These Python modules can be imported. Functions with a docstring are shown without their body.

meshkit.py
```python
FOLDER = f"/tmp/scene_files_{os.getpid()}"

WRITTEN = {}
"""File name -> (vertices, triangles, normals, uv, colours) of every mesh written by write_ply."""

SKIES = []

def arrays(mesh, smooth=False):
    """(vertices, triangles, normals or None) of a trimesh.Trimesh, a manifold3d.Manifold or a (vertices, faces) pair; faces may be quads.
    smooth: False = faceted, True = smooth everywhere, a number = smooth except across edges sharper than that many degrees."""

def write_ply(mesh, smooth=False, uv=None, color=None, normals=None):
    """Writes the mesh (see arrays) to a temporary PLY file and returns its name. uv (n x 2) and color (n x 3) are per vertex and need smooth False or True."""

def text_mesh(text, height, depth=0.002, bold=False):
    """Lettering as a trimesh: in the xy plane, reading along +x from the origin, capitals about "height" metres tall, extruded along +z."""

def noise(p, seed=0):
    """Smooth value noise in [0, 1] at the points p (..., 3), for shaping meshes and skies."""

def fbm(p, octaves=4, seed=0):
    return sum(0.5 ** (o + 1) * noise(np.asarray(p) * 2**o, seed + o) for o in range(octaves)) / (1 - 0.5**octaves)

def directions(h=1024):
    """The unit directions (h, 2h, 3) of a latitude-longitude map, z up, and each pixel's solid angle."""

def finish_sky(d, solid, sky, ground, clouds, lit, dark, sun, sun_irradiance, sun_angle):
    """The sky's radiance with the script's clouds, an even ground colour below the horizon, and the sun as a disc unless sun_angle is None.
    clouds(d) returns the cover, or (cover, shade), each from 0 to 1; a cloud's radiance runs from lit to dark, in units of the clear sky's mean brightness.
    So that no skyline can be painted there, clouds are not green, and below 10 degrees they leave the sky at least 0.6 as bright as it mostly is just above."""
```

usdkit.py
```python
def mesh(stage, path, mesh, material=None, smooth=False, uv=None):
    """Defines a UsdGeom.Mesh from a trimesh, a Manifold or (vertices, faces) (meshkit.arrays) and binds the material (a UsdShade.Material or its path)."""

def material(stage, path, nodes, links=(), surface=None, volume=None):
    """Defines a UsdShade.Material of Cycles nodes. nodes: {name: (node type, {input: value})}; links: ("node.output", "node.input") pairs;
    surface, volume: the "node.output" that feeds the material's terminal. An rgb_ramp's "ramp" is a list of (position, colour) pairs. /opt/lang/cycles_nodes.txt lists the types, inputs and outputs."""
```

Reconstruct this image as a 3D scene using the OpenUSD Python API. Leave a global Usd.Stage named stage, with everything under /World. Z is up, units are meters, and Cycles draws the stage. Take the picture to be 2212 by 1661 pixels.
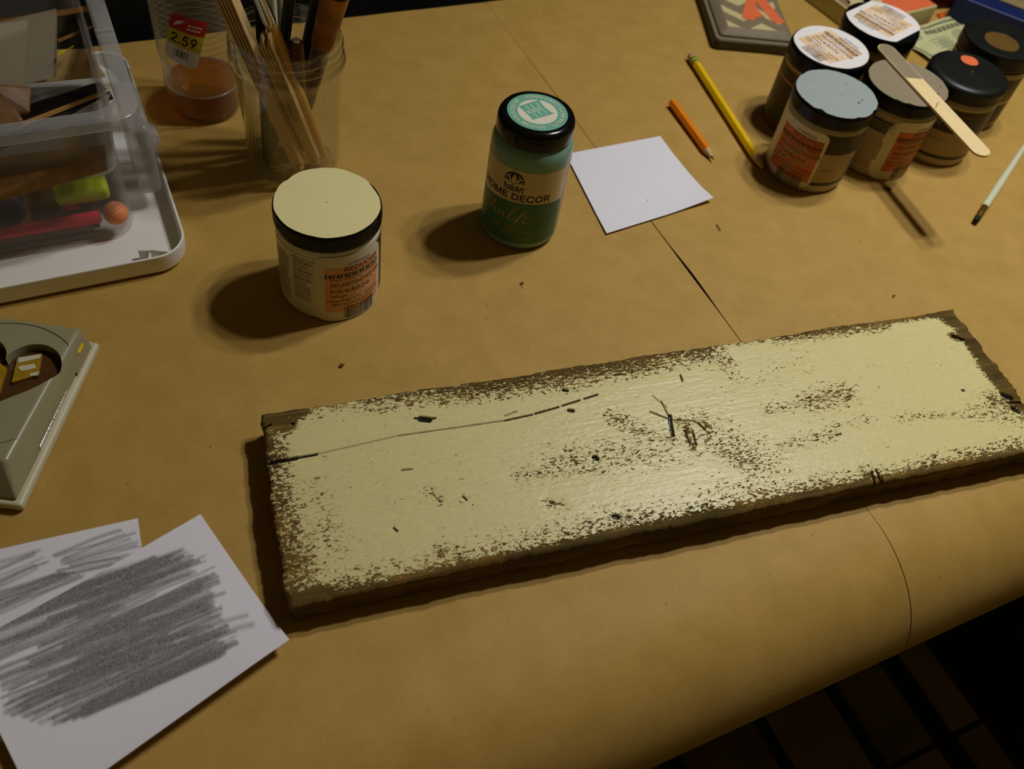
import math, random
import numpy as np, trimesh, manifold3d as mf, shapely.geometry as sg, shapely.affinity as sa
import meshkit, usdkit
from shapely.ops import unary_union
from pxr import Usd, UsdGeom, UsdLux, UsdShade, Gf, Sdf, Vt

stage = Usd.Stage.CreateInMemory()
UsdGeom.SetStageUpAxis(stage, 'Z'); UsdGeom.SetStageMetersPerUnit(stage, 1.0)
UsdGeom.Xform.Define(stage, '/World'); UsdGeom.Scope.Define(stage, '/World/Looks')
rng = np.random.default_rng(7); random.seed(7)

# ------------------------------------------------------------------ camera, light, exposure
F_PX, PITCH, ROLL, EYE = 1955.93, 0.8873, 0.1996, (0.0, 0.0, 0.4816)
_f = np.array([0, math.cos(PITCH), -math.sin(PITCH)]); _r = np.array([1.0, 0, 0]); _u = np.cross(_r, _f)
_r, _u = math.cos(ROLL) * _r + math.sin(ROLL) * _u, -math.sin(ROLL) * _r + math.cos(ROLL) * _u
cam = UsdGeom.Camera.Define(stage, '/World/camera')
cam.AddTransformOp().Set(Gf.Matrix4d(*_r, 0, *_u, 0, *(-_f), 0, *EYE, 1))
cam.CreateHorizontalApertureAttr(17.3); cam.CreateFocalLengthAttr(17.3 * F_PX / 2212)
cam.CreateFStopAttr(3.6); cam.CreateFocusDistanceAttr(0.60)
cam.CreateExposureAttr(0.0); cam.CreateClippingRangeAttr(Gf.Vec2f(0.02, 50))

dome = UsdLux.DomeLight.Define(stage, '/World/room_glow')
dome.CreateColorAttr(Gf.Vec3f(1.0, 0.70, 0.16)); dome.CreateIntensityAttr(0.016)
LAMP, AIM = np.array([0.44, 0.89, 1.10]), np.array([0.30, -0.60, -1.0])
BULBS = [(0.025, 0.105), (0.097, -0.046), (-0.097, 0.046), (-0.025, -0.105)]
for i, (bx_, by_) in enumerate(BULBS):
    L = UsdLux.DiskLight.Define(stage, f'/World/ceiling_bulb_{i + 1:03d}')
    zl = -AIM / np.linalg.norm(AIM); xl = np.cross([0, 1.0, 0], zl); xl /= np.linalg.norm(xl); yl = np.cross(zl, xl)      # a lamp shines along its -z
    L.AddTransformOp().Set(Gf.Matrix4d(*xl, 0, *yl, 0, *zl, 0, *(LAMP + [bx_, by_, 0]), 1))
    L.CreateRadiusAttr(0.032); L.CreateIntensityAttr(288.0); L.CreateColorAttr(Gf.Vec3f(1.0, 0.985, 0.985))

# ------------------------------------------------------------------ small tools
def at(x, y, z=0.0):
    """A point measured in the photograph (2212 x 1661), on the level plane z."""
    d = _f * F_PX + _r * (x - 1106) + _u * (830.5 - y)
    t = (z - EYE[2]) / d[2]
    return np.array(EYE) + d * t
E1 = np.array([0.8376, 0.5461, 0]); EN = np.array([-0.5461, 0.8376, 0])      # along and across the table
def uv(u, v, z=0.0): return E1 * u + EN * v + np.array([0, 0, z])
TABLE_ROT = math.atan2(E1[1], E1[0])

def lin(r, g, b):
    c = np.array([r, g, b]) / 255.0
    return tuple(np.where(c <= 0.04045, c / 12.92, ((c + 0.055) / 1.055) ** 2.4))

used = {}
def numbered(parent, name):
    k = used.setdefault((parent, name), -1) + 1; used[(parent, name)] = k
    return f'{parent}/{name}' + (f'_{k:03d}' if k else '')
def tag(prim, label=None, cat=None, group=None, kind=None):
    for k, v in (('label', label), ('category', cat), ('group', group), ('kind', kind)):
        if v: prim.SetCustomDataByKey(k, v)
    return prim
class Thing:
    def __init__(s, name, label, cat, loc=(0, 0, 0), rotz=0.0, group=None, kind=None, M=None):
        s.path = numbered('/World', name); x = UsdGeom.Xform.Define(stage, s.path)
        if M is None:
            c, n = math.cos(rotz), math.sin(rotz)
            M = np.array([[c, -n, 0, loc[0]], [n, c, 0, loc[1]], [0, 0, 1, loc[2]], [0, 0, 0, 1.0]])
        s.M = np.asarray(M, float); x.AddTransformOp().Set(Gf.Matrix4d(*s.M.T.ravel()))
        s.prim = tag(x.GetPrim(), label, cat, group, kind); s.inv = np.linalg.inv(s.M)
    def add(s, name, mesh, mat, smooth=30, under=None, world=False, label=None, kind=None, **attrs):
        if world:
            v, f, _ = meshkit.arrays(mesh); mesh = (v @ s.inv[:3, :3].T + s.inv[:3, 3], f)
        p = numbered(under or s.path, name); m = usdkit.mesh(stage, p, mesh, LOOK[mat], smooth)
        for k, v in attrs.items():
            UsdGeom.PrimvarsAPI(m).CreatePrimvar(k, Sdf.ValueTypeNames.FloatArray, 'vertex').Set(Vt.FloatArray.FromNumpy(np.asarray(v, np.float32)))
        tag(m.GetPrim(), label, kind=kind)
        return p
    def copy(s, M, label=None, group=None):
        was = s.prim.GetCustomData(); base = s.path.split('/')[-1].split('_0')[0]
        p = numbered('/World', base); x = UsdGeom.Xform.Define(stage, p)
        x.AddTransformOp().Set(Gf.Matrix4d(*np.asarray(M, float).T.ravel()))
        for ch in s.prim.GetChildren():
            c = stage.DefinePrim(f'{p}/{ch.GetName()}', ch.GetTypeName()); c.GetReferences().AddInternalReference(ch.GetPath())
        return tag(x.GetPrim(), label or was['label'], was['category'], group or was.get('group'))
def frame(o, x, z):
    """4 x 4 with origin o, local x along x and local z near z."""
    x = np.asarray(x, float); x = x / np.linalg.norm(x); z = np.asarray(z, float); z = z - x * (z @ x); z /= np.linalg.norm(z)
    M = np.eye(4); M[:3, 0] = x; M[:3, 1] = np.cross(z, x); M[:3, 2] = z; M[:3, 3] = o
    return M

# ------------------------------------------------------------------ materials
LOOK = {}
def pbr(name, col, rough=0.5, var=0.06, scale=120, bump=0.0, bscale=400, spec=0.28, stretch=(1, 1, 1), coat=0.0, col2=None, metal=0.0, subs=0.0, sheen=0.0, detail=4):
    a = col2 or tuple(c * (1 - var) for c in col); b = tuple(min(1, c * (1 + var)) for c in col) if col2 is None else col
    nodes = {'tc': ('texture_coordinate', {}), 'mp': ('mapping', {'scale': stretch}), 'nz': ('noise_texture', {'scale': scale, 'detail': detail}),
             'rp': ('rgb_ramp', {'ramp': [(0.0, a), (0.3, a), (0.7, b), (1.0, b)]}),
             'p': ('principled_bsdf', {'roughness': rough, 'specular_ior_level': spec, 'coat_weight': coat, 'metallic': metal, 'subsurface_weight': subs, 'subsurface_scale': 0.004, 'sheen_weight': sheen})}
    links = [('tc.object', 'mp.vector'), ('mp.vector', 'nz.vector'), ('nz.fac', 'rp.fac'), ('rp.color', 'p.base_color')]
    if bump:
        nodes['bn'] = ('noise_texture', {'scale': bscale, 'detail': 3}); nodes['b'] = ('bump', {'strength': bump, 'distance': 0.0006})
        links += [('mp.vector', 'bn.vector'), ('bn.fac', 'b.height'), ('b.normal', 'p.normal')]
    LOOK[name] = usdkit.material(stage, f'/World/Looks/{name}', nodes, links, surface='p.BSDF')
def clear(name, tint, edge, rough=0.03, ior=1.45, haze=0.0, haze_col=(0.8, 0.8, 0.8), edge_haze=0.0):
    """Thin see-through wall: tinted transparency, mirror by fresnel, and a little milky scatter for cloudy plastic."""
    nodes = {'lw': ('layer_weight', {'blend': 0.5}), 'p2': ('math', {'math_type': 'power', 'value2': 2.2}), 'p5': ('math', {'math_type': 'power', 'value2': 2.7 if ior > 1.45 else 4.5}), 'fr': ('math', {'math_type': 'multiply_add', 'value2': 0.95 if ior > 1.45 else 0.55, 'value3': 0.05 if ior > 1.45 else 0.022 if ior > 1.35 else 0.012}),
             'mc': ('mix_color', {'a': tint, 'b': edge}), 't': ('transparent_bsdf', {}), 'g': ('glossy_bsdf', {'roughness': rough, 'color': (1, 1, 1)}), 'm': ('mix_closure', {}),
             'd': ('diffuse_bsdf', {'color': haze_col}), 'tl': ('translucent_bsdf', {'color': haze_col}), 'dm': ('mix_closure', {'fac': 0.45}),
             'hz': ('math', {'math_type': 'multiply_add', 'value2': edge_haze, 'value3': haze, 'use_clamp': True}), 'm2': ('mix_closure', {})}
    links = [('lw.facing', 'p2.value1'), ('lw.facing', 'p5.value1'), ('p5.value', 'fr.value1'), ('p2.value', 'mc.fac'), ('mc.result', 't.color'), ('fr.value', 'm.fac'), ('p2.value', 'hz.value1'), ('hz.value', 'm2.fac'), ('t.BSDF', 'm2.closure1'),
             ('d.BSDF', 'dm.closure1'), ('tl.BSDF', 'dm.closure2'), ('dm.closure', 'm2.closure2'), ('m2.closure', 'm.closure1'), ('g.BSDF', 'm.closure2')]
    LOOK[name] = usdkit.material(stage, f'/World/Looks/{name}', nodes, links, surface='m.closure')

# brown kraft paper: fibres, faint mottling, flecks
KRAFT_A, KRAFT_B = (0.410, 0.246, 0.050), (0.490, 0.300, 0.072)
LOOK['kraft'] = usdkit.material(stage, '/World/Looks/kraft', {
    'g': ('geometry', {}), 'mp': ('mapping', {'scale': (1, 1, 1)}), 'n1': ('noise_texture', {'scale': 38, 'detail': 6, 'roughness': 0.62}),
    'n2': ('noise_texture', {'scale': 900, 'detail': 3}), 'mx': ('mix_float', {'fac': 0.38}), 'rp': ('rgb_ramp', {'ramp': [(0.0, KRAFT_A), (0.36, KRAFT_A), (0.64, KRAFT_B), (1, KRAFT_B)]}),
    'fm': ('mapping', {'scale': (1, 0.35, 1), 'rotation': (0, 0, 0.6)}), 'n3': ('noise_texture', {'scale': 480, 'detail': 1}), 'fk': ('map_range', {'from_min': 0.785, 'from_max': 0.83, 'clamp': True}),
    'cm': ('mix_color', {'b': (0.16, 0.09, 0.02)}), 'b': ('bump', {'strength': 0.16, 'distance': 0.0004}), 'p': ('principled_bsdf', {'roughness': 0.62, 'specular_ior_level': 0.25})},
    [('g.position', 'n1.vector'), ('g.position', 'n2.vector'), ('n1.fac', 'mx.a'), ('n2.fac', 'mx.b'), ('mx.result', 'rp.fac'), ('g.position', 'fm.vector'), ('fm.vector', 'n3.vector'), ('n3.fac', 'fk.value'),
     ('rp.color', 'cm.a'), ('fk.result', 'cm.fac'), ('cm.result', 'p.base_color'), ('n2.fac', 'b.height'), ('b.normal', 'p.normal')], surface='p.BSDF')

WOOD_RAMP = [(0.0, (0.028, 0.018, 0.005)), (0.35, (0.072, 0.047, 0.013)), (0.52, (0.125, 0.079, 0.021)), (0.68, (0.225, 0.138, 0.034)), (1.0, (0.36, 0.21, 0.050))]
def board_material(name, painted):
    nodes = {'tc': ('texture_coordinate', {}), 'mw': ('mapping', {'scale': (10, 170, 90)}), 'wn': ('noise_texture', {'scale': 1.0, 'detail': 6, 'roughness': 0.65, 'distortion': 0.6}),
             'wr': ('rgb_ramp', {'ramp': WOOD_RAMP}), 'wb': ('noise_texture', {'scale': 30, 'detail': 4}), 'wt': ('rgb_ramp', {'ramp': [(0.0, (0.50, 0.50, 0.50)), (0.4, (0.80, 0.80, 0.78)), (0.62, (1.15, 1.06, 0.9)), (0.75, (1.6, 1.3, 0.8)), (1, (1.7, 1.35, 0.8))]}),
             'wm': ('mix_color', {'blend_type': 'multiply', 'fac': 1.0, 'use_clamp': False}), 'p': ('principled_bsdf', {'roughness': 0.6, 'specular_ior_level': 0.3 if painted else 0.1}), 'b': ('bump', {'strength': 0.5, 'distance': 0.0012})}
    links = [('tc.object', 'mw.vector'), ('mw.vector', 'wn.vector'), ('wn.fac', 'wr.fac'), ('tc.object', 'wb.vector'), ('wb.fac', 'wt.fac'), ('wr.color', 'wm.a'), ('wt.color', 'wm.b')]
    if not painted:
        links += [('wm.result', 'p.base_color'), ('wn.fac', 'b.height'), ('b.normal', 'p.normal')]
    else:
        nodes |= {'aw': ('attribute', {'attribute': 'wear'}), 'ad': ('attribute', {'attribute': 'dark'}),
                  'm1': ('mapping', {'scale': (330, 640, 400), 'rotation': (0, 0, 0.25)}), 'c1': ('noise_texture', {'scale': 1.0, 'detail': 3.2, 'roughness': 0.62, 'distortion': 0.9}),
                  'cr': ('map_range', {'from_min': 0.30, 'from_max': 0.72, 'clamp': True}), 'sum': ('math', {'math_type': 'add'}),
                  'bare': ('map_range', {'from_min': 0.97, 'from_max': 1.06, 'clamp': True}),
                  'm2': ('mapping', {'scale': (90, 620, 300)}), 'c2': ('noise_texture', {'scale': 1.0, 'detail': 5, 'roughness': 0.6, 'distortion': 0.4}),
                  'm3': ('mapping', {'scale': (230, 420, 300), 'rotation': (0, 0, -0.5)}), 'c3': ('noise_texture', {'scale': 1.0, 'detail': 2.5, 'distortion': 0.5}),
                  'pr': ('rgb_ramp', {'ramp': [(0.0, (0.57, 0.495, 0.205)), (0.36, (0.65, 0.572, 0.248)), (0.6, (0.70, 0.62, 0.276)), (1, (0.745, 0.665, 0.305))]}),
                  'pm': ('mix_float', {'fac': 0.5}), 'cm': ('mix_color', {}), 'dk': ('mix_color', {'b': (0.012, 0.007, 0.003)}),
                  'h1': ('math', {'math_type': 'multiply', 'value2': 0.55}), 'h2': ('math', {'math_type': 'multiply_add', 'value2': 0.75}), 'h3': ('math', {'math_type': 'multiply_add', 'value2': -0.9}),
                  'rr': ('mix_float', {'a': 0.33, 'b': 0.75}), 'sp': ('mix_float', {'a': 0.27, 'b': 0.06})}
        nodes['b'] = ('bump', {'strength': 0.34, 'distance': 0.0009})
        links += [('tc.object', 'm1.vector'), ('m1.vector', 'c1.vector'), ('c1.fac', 'cr.value'), ('cr.result', 'sum.value1'), ('aw.fac', 'sum.value2'), ('sum.value', 'bare.value'),
                  ('tc.object', 'm2.vector'), ('m2.vector', 'c2.vector'), ('tc.object', 'm3.vector'), ('m3.vector', 'c3.vector'), ('c2.fac', 'pm.a'), ('c3.fac', 'pm.b'), ('pm.result', 'pr.fac'),
                  ('bare.result', 'cm.fac'), ('pr.color', 'cm.a'), ('wm.result', 'cm.b'), ('cm.result', 'dk.a'), ('ad.fac', 'dk.fac'), ('dk.result', 'p.base_color'),
                  ('c2.fac', 'h1.value1'), ('c3.fac', 'h2.value1'), ('h1.value', 'h2.value3'), ('bare.result', 'h3.value1'), ('h2.value', 'h3.value3'), ('h3.value', 'b.height'), ('b.normal', 'p.normal'),
                  ('bare.result', 'rr.fac'), ('rr.result', 'p.roughness'), ('bare.result', 'sp.fac'), ('sp.result', 'p.specular_ior_level')]
    LOOK[name] = usdkit.material(stage, f'/World/Looks/{name}', nodes, links, surface='p.BSDF')
board_material('board_wood', False); board_material('board_paint', True)

# white paper carrying graphite strokes (primvar "ink" holds where the pencil went)
LOOK['sketch_paper'] = usdkit.material(stage, '/World/Looks/sketch_paper', {
    'tc': ('texture_coordinate', {}), 'a': ('attribute', {'attribute': 'ink'}), 'n': ('noise_texture', {'scale': 1700, 'detail': 3, 'roughness': 0.7}),
    'nr': ('map_range', {'from_min': 0.3, 'from_max': 0.7, 'to_min': 0.55, 'to_max': 1.25}), 'm': ('math', {'math_type': 'multiply', 'use_clamp': True}),
    'c': ('mix_color', {'a': (0.80, 0.775, 0.80), 'b': (0.115, 0.112, 0.105)}), 'p': ('principled_bsdf', {'roughness': 0.55, 'specular_ior_level': 0.3})},
    [('tc.object', 'n.vector'), ('n.fac', 'nr.value'), ('nr.result', 'm.value1'), ('a.fac', 'm.value2'), ('m.value', 'c.fac'), ('c.result', 'p.base_color')], surface='p.BSDF')

pbr('paper_white', (0.80, 0.775, 0.80), 0.6, 0.015, 60)
pbr('table_dark', (0.020, 0.012, 0.006), 0.7, 0.3, 20, stretch=(1, 12, 12))
pbr('wall_dark', (0.006, 0.006, 0.004), 0.8, 0.3, 14)
pbr('grout', (0.004, 0.0035, 0.002), 0.9, 0.2)
pbr('tile_a', (0.16, 0.105, 0.035), 0.6, 0.25, 18); pbr('tile_b', (0.12, 0.075, 0.03), 0.6, 0.25, 14)
pbr('black_plastic', (0.004, 0.004, 0.003), 0.17, 0.2, 90, bump=0.02, bscale=600, spec=0.22)
pbr('black_satin', (0.0065, 0.0075, 0.005), 0.40, 0.3, 60, bump=0.05, bscale=300, spec=0.3)
pbr('jar_white', (0.72, 0.66, 0.52), 0.30, 0.03, 40, subs=0.15)
pbr('jar_beige', (0.46, 0.36, 0.23), 0.25, 0.06, 40, subs=0.1)
pbr('jar_brown', (0.14, 0.075, 0.018), 0.25, 0.25, 60)
pbr('cream_paint', (0.80, 0.71, 0.33), 0.55, 0.02, 70, bump=0.05, bscale=250)
pbr('blue_paint', (0.325, 0.375, 0.345), 0.5, 0.03, 60, bump=0.05, bscale=250)
pbr('gray_paint', (0.275, 0.222, 0.135), 0.5, 0.03, 60, bump=0.05, bscale=250)
pbr('coral_paint', (0.78, 0.16, 0.055), 0.5, 0.05, 80)
pbr('brown_paint', (0.115, 0.062, 0.010), 0.45, 0.1, 60)
pbr('chevron_gray', (0.215, 0.17, 0.10), 0.6, 0.05, 90); pbr('chevron_cream', (0.57, 0.50, 0.235), 0.6, 0.03, 90)
pbr('plaque_dark', (0.06, 0.040, 0.014), 0.5, 0.3, 60, stretch=(1, 8, 8))
pbr('sticker', (0.66, 0.59, 0.47), 0.4, 0.02, 90); pbr('sticker_white', (0.80, 0.76, 0.72), 0.45, 0.02, 90)
pbr('print_orange', (0.74, 0.33, 0.14), 0.45, 0.08, 300); pbr('print_deep_orange', (0.56, 0.135, 0.03), 0.45, 0.1, 300); pbr('print_pale_orange', (0.80, 0.56, 0.33), 0.5, 0.1, 200)
pbr('print_black', (0.012, 0.010, 0.008), 0.5, 0.2, 300); pbr('print_gray', (0.16, 0.13, 0.09), 0.5, 0.2, 300); pbr('print_faded', (0.36, 0.27, 0.19), 0.5, 0.2, 500)
pbr('label_brown', (0.030, 0.018, 0.008), 0.4, 0.15, 80); pbr('label_tan', (0.37, 0.265, 0.125), 0.4, 0.04, 80); pbr('label_cream', (0.57, 0.45, 0.24), 0.35, 0.02, 60)
pbr('label_green', (0.045, 0.135, 0.075), 0.35, 0.08, 60); pbr('bottle_teal', (0.185, 0.335, 0.255), 0.22, 0.04, 60, subs=0.1); pbr('gold_print', (0.42, 0.27, 0.09), 0.4, 0.1, 300); pbr('gold_dim', (0.22, 0.19, 0.085), 0.4, 0.1, 300)
pbr('label_mint', (0.15, 0.42, 0.29), 0.4, 0.03, 60); pbr('label_ivory', (0.74, 0.68, 0.52), 0.4, 0.02, 60)
pbr('craft_wood', (0.62, 0.42, 0.17), 0.6, 0.12, 40, stretch=(1, 14, 14), bump=0.12, bscale=60); pbr('craft_wood_pale', (0.80, 0.62, 0.31), 0.6, 0.05, 30, stretch=(1, 14, 14))
pbr('cut_wood', (0.62, 0.42, 0.20), 0.6, 0.1, 90)
pbr('pencil_orange', (0.80, 0.22, 0.006), 0.35, 0.05, 80); pbr('pencil_yellow', (0.80, 0.50, 0.006), 0.35, 0.05, 80); pbr('graphite', (0.03, 0.03, 0.03), 0.4, 0.1); pbr('eraser_pink', (0.48, 0.20, 0.14), 0.7, 0.1)
pbr('brass', (0.55, 0.36, 0.06), 0.3, 0.1, 80, metal=1.0); pbr('ferrule_green', (0.03, 0.14, 0.03), 0.35, 0.1); pbr('ferrule_yellow', (0.55, 0.45, 0.04), 0.35, 0.1)
pbr('brush_white', (0.66, 0.66, 0.44), 0.3, 0.04, 50); pbr('brush_gray', (0.33, 0.30, 0.17), 0.35, 0.05, 50); pbr('bristle_black', (0.010, 0.012, 0.010), 0.7, 0.3, 900)
pbr('chrome', (0.6, 0.6, 0.58), 0.15, 0.15, 500, metal=1.0, bump=0.3, bscale=600); pbr('silver', (0.55, 0.55, 0.52), 0.22, 0.1, 80, metal=1.0)
pbr('handle_gold', (0.66, 0.36, 0.075), 0.35, 0.12, 40); pbr('handle_maroon', (0.085, 0.022, 0.008), 0.3, 0.1, 40); pbr('handle_blue', (0.014, 0.020, 0.024), 0.3, 0.1, 40); pbr('handle_rust', (0.36, 0.14, 0.010), 0.5, 0.35, 70, bump=0.1, bscale=120); pbr('handle_purple', (0.17, 0.10, 0.11), 0.4, 0.1, 40); pbr('white_tip', (0.8, 0.78, 0.74), 0.4, 0.02)
pbr('bin_lid_white', (0.82, 0.79, 0.71), 0.35, 0.015, 50); pbr('punch_gray', (0.31, 0.28, 0.155), 0.26, 0.02, 50); pbr('punch_dark', (0.04, 0.036, 0.026), 0.35, 0.1); pbr('punch_cream', (0.60, 0.55, 0.36), 0.35, 0.02); pbr('punch_yellow', (0.72, 0.48, 0.02), 0.4, 0.05); pbr('punch_brown', (0.085, 0.035, 0.010), 0.3, 0.2); pbr('punch_amber', (0.38, 0.22, 0.012), 0.3, 0.15)
pbr('toy_red', (0.80, 0.035, 0.055), 0.4, 0.05); pbr('toy_orange', (0.85, 0.28, 0.11), 0.5, 0.05); pbr('toy_lime', (0.55, 0.72, 0.01), 0.4, 0.05); pbr('toy_navy', (0.03, 0.02, 0.06), 0.5, 0.1); pbr('toy_pink', (0.75, 0.09, 0.16), 0.4, 0.05)
pbr('card_black', (0.012, 0.010, 0.008), 0.4, 0.1); pbr('card_orange', (0.42, 0.22, 0.055), 0.55, 0.15, 60); pbr('card_kraft', (0.42, 0.27, 0.09), 0.6, 0.1); pbr('card_gray', (0.30, 0.25, 0.16), 0.6, 0.05); pbr('card_yellow', (0.75, 0.58, 0.01), 0.5, 0.05); pbr('card_white', (0.62, 0.55, 0.40), 0.6, 0.03); pbr('card_dark', (0.05, 0.042, 0.025), 0.5, 0.2); pbr('card_brown', (0.17, 0.08, 0.02), 0.5, 0.3, 80)
pbr('tag_red', (0.50, 0.018, 0.016), 0.4, 0.05); pbr('tag_yellow', (0.62, 0.50, 0.02), 0.4, 0.05)
pbr('bill_green', (0.55, 0.54, 0.27), 0.65, 0.05, 90); pbr('bill_ink', (0.13, 0.14, 0.075), 0.6, 0.3, 500); pbr('bill_shade', (0.37, 0.37, 0.19), 0.65, 0.1, 300)
pbr('box_navy', (0.008, 0.016, 0.085), 0.4, 0.1); pbr('box_beige', (0.27, 0.20, 0.085), 0.5, 0.08); pbr('box_maroon', (0.06, 0.004, 0.004), 0.4, 0.2); pbr('box_black', (0.035, 0.03, 0.018), 0.4, 0.2); pbr('card_amber', (0.62, 0.26, 0.006), 0.5, 0.05); pbr('card_red', (0.72, 0.03, 0.015), 0.4, 0.05)
pbr('crumb', (0.14, 0.07, 0.02), 0.8, 0.3); pbr('paint_chip', (0.012, 0.022, 0.016), 0.5, 0.2)
clear('glass', (0.985, 0.985, 0.965), (0.66, 0.66, 0.46), 0.055, 1.50, 0.005, (0.78, 0.74, 0.50), 0.04)
clear('bin_clear', (0.985, 0.98, 0.975), (0.90, 0.89, 0.88), 0.12, 1.30, 0.085, (0.74, 0.72, 0.68), 0.26)
clear('bin_frost', (0.94, 0.93, 0.92), (0.85, 0.84, 0.83), 0.2, 1.4, 0.40, (0.74, 0.73, 0.70), 0.25)
clear('film', (0.85, 0.83, 0.78), (0.7, 0.68, 0.62), 0.2, 1.3, 0.34, (0.75, 0.68, 0.52), 0.1)
clear('bottle_clear', (0.985, 0.98, 0.95), (0.80, 0.76, 0.60), 0.06, 1.36, 0.04, (0.75, 0.68, 0.5), 0.14)
clear('cider', (0.80, 0.42, 0.05), (0.7, 0.3, 0.02), 0.08, 1.33, 0.42, (0.55, 0.25, 0.03), 0.2)

# ------------------------------------------------------------------ shape tools
def join(*ms): return trimesh.util.concatenate([m if isinstance(m, trimesh.Trimesh) else trimesh.Trimesh(*meshkit.arrays(m)[:2], process=False) for m in ms])
def moved(m, t=(0, 0, 0), rz=0.0, R=None):
    m = m.copy()
    if R is not None: m.apply_transform(R)
    if rz: m.apply_transform(trimesh.transformations.rotation_matrix(rz, [0, 0, 1]))
    m.apply_translation(t); return m
def lathe(profile, seg=96, ridge=None):
    """Profile [(r, z)] spun about z; ridge(a, r, z) may vary the radius."""
    p = np.array(profile, float); a = np.linspace(0, 2 * np.pi, seg, endpoint=False)
    r = p[:, 0][:, None] * np.ones(seg)
    if ridge is not None: r = ridge(a[None], r, p[:, 1][:, None])
    v = np.stack([r * np.cos(a), r * np.sin(a), p[:, 1][:, None] * np.ones(seg)], -1).reshape(-1, 3)
    n = len(p); i, j = np.meshgrid(np.arange(n - 1), np.arange(seg), indexing='ij'); k = (j + 1) % seg
    q = np.stack([i * seg + j, i * seg + k, (i + 1) * seg + k, (i + 1) * seg + j], -1).reshape(-1, 4)
    f = np.vstack([q[:, [0, 1, 2]], q[:, [0, 2, 3]]]); m = trimesh.Trimesh(v, f, process=False)
    m.merge_vertices(); m.update_faces(m.nondegenerate_faces()); return m
def rbox(sx, sy, sz, r=0.001, seg=12):
    """Box with rounded edges, centred in x and y, standing on z = 0."""
    s = mf.Manifold.sphere(r, seg); pts = [s.translate([x, y, z]) for x in (-sx / 2 + r, sx / 2 - r) for y in (-sy / 2 + r, sy / 2 - r) for z in (r, sz - r)]
    return trimesh.Trimesh(*meshkit.arrays(mf.Manifold.batch_hull(pts))[:2], process=False)
def hull(pts, r, seg=10): return trimesh.Trimesh(*meshkit.arrays(mf.Manifold.batch_hull([mf.Manifold.sphere(r, seg).translate(list(p)) for p in pts]))[:2], process=False)
def slab(poly, h, z=0.0):
    m = join(*[trimesh.creation.extrude_polygon(g, h, engine='earcut') for g in getattr(poly, 'geoms', [poly]) if g.geom_type == 'Polygon' and g.area > 1e-10]); m.apply_translation([0, 0, z]); return m
def rrect(x0, y0, x1, y1, r, n=8): return sg.box(x0 + r, y0 + r, x1 - r, y1 - r).buffer(r, quad_segs=n)
def flat(poly):
    """A plane polygon as a single sheet facing +z."""
    ms = []
    for g in getattr(poly, 'geoms', [poly]):
        if g.geom_type == 'Polygon' and g.area > 1e-12:
            v, f = trimesh.creation.triangulate_polygon(g, engine='earcut'); m = trimesh.Trimesh(np.c_[v, np.zeros(len(v))], f, process=False)
            if m.area_faces.size and m.face_normals[:, 2].mean() < 0: m.invert()
            m.remove_unreferenced_vertices(); ms.append(m)
    return join(*ms)
TXT = {}
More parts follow.
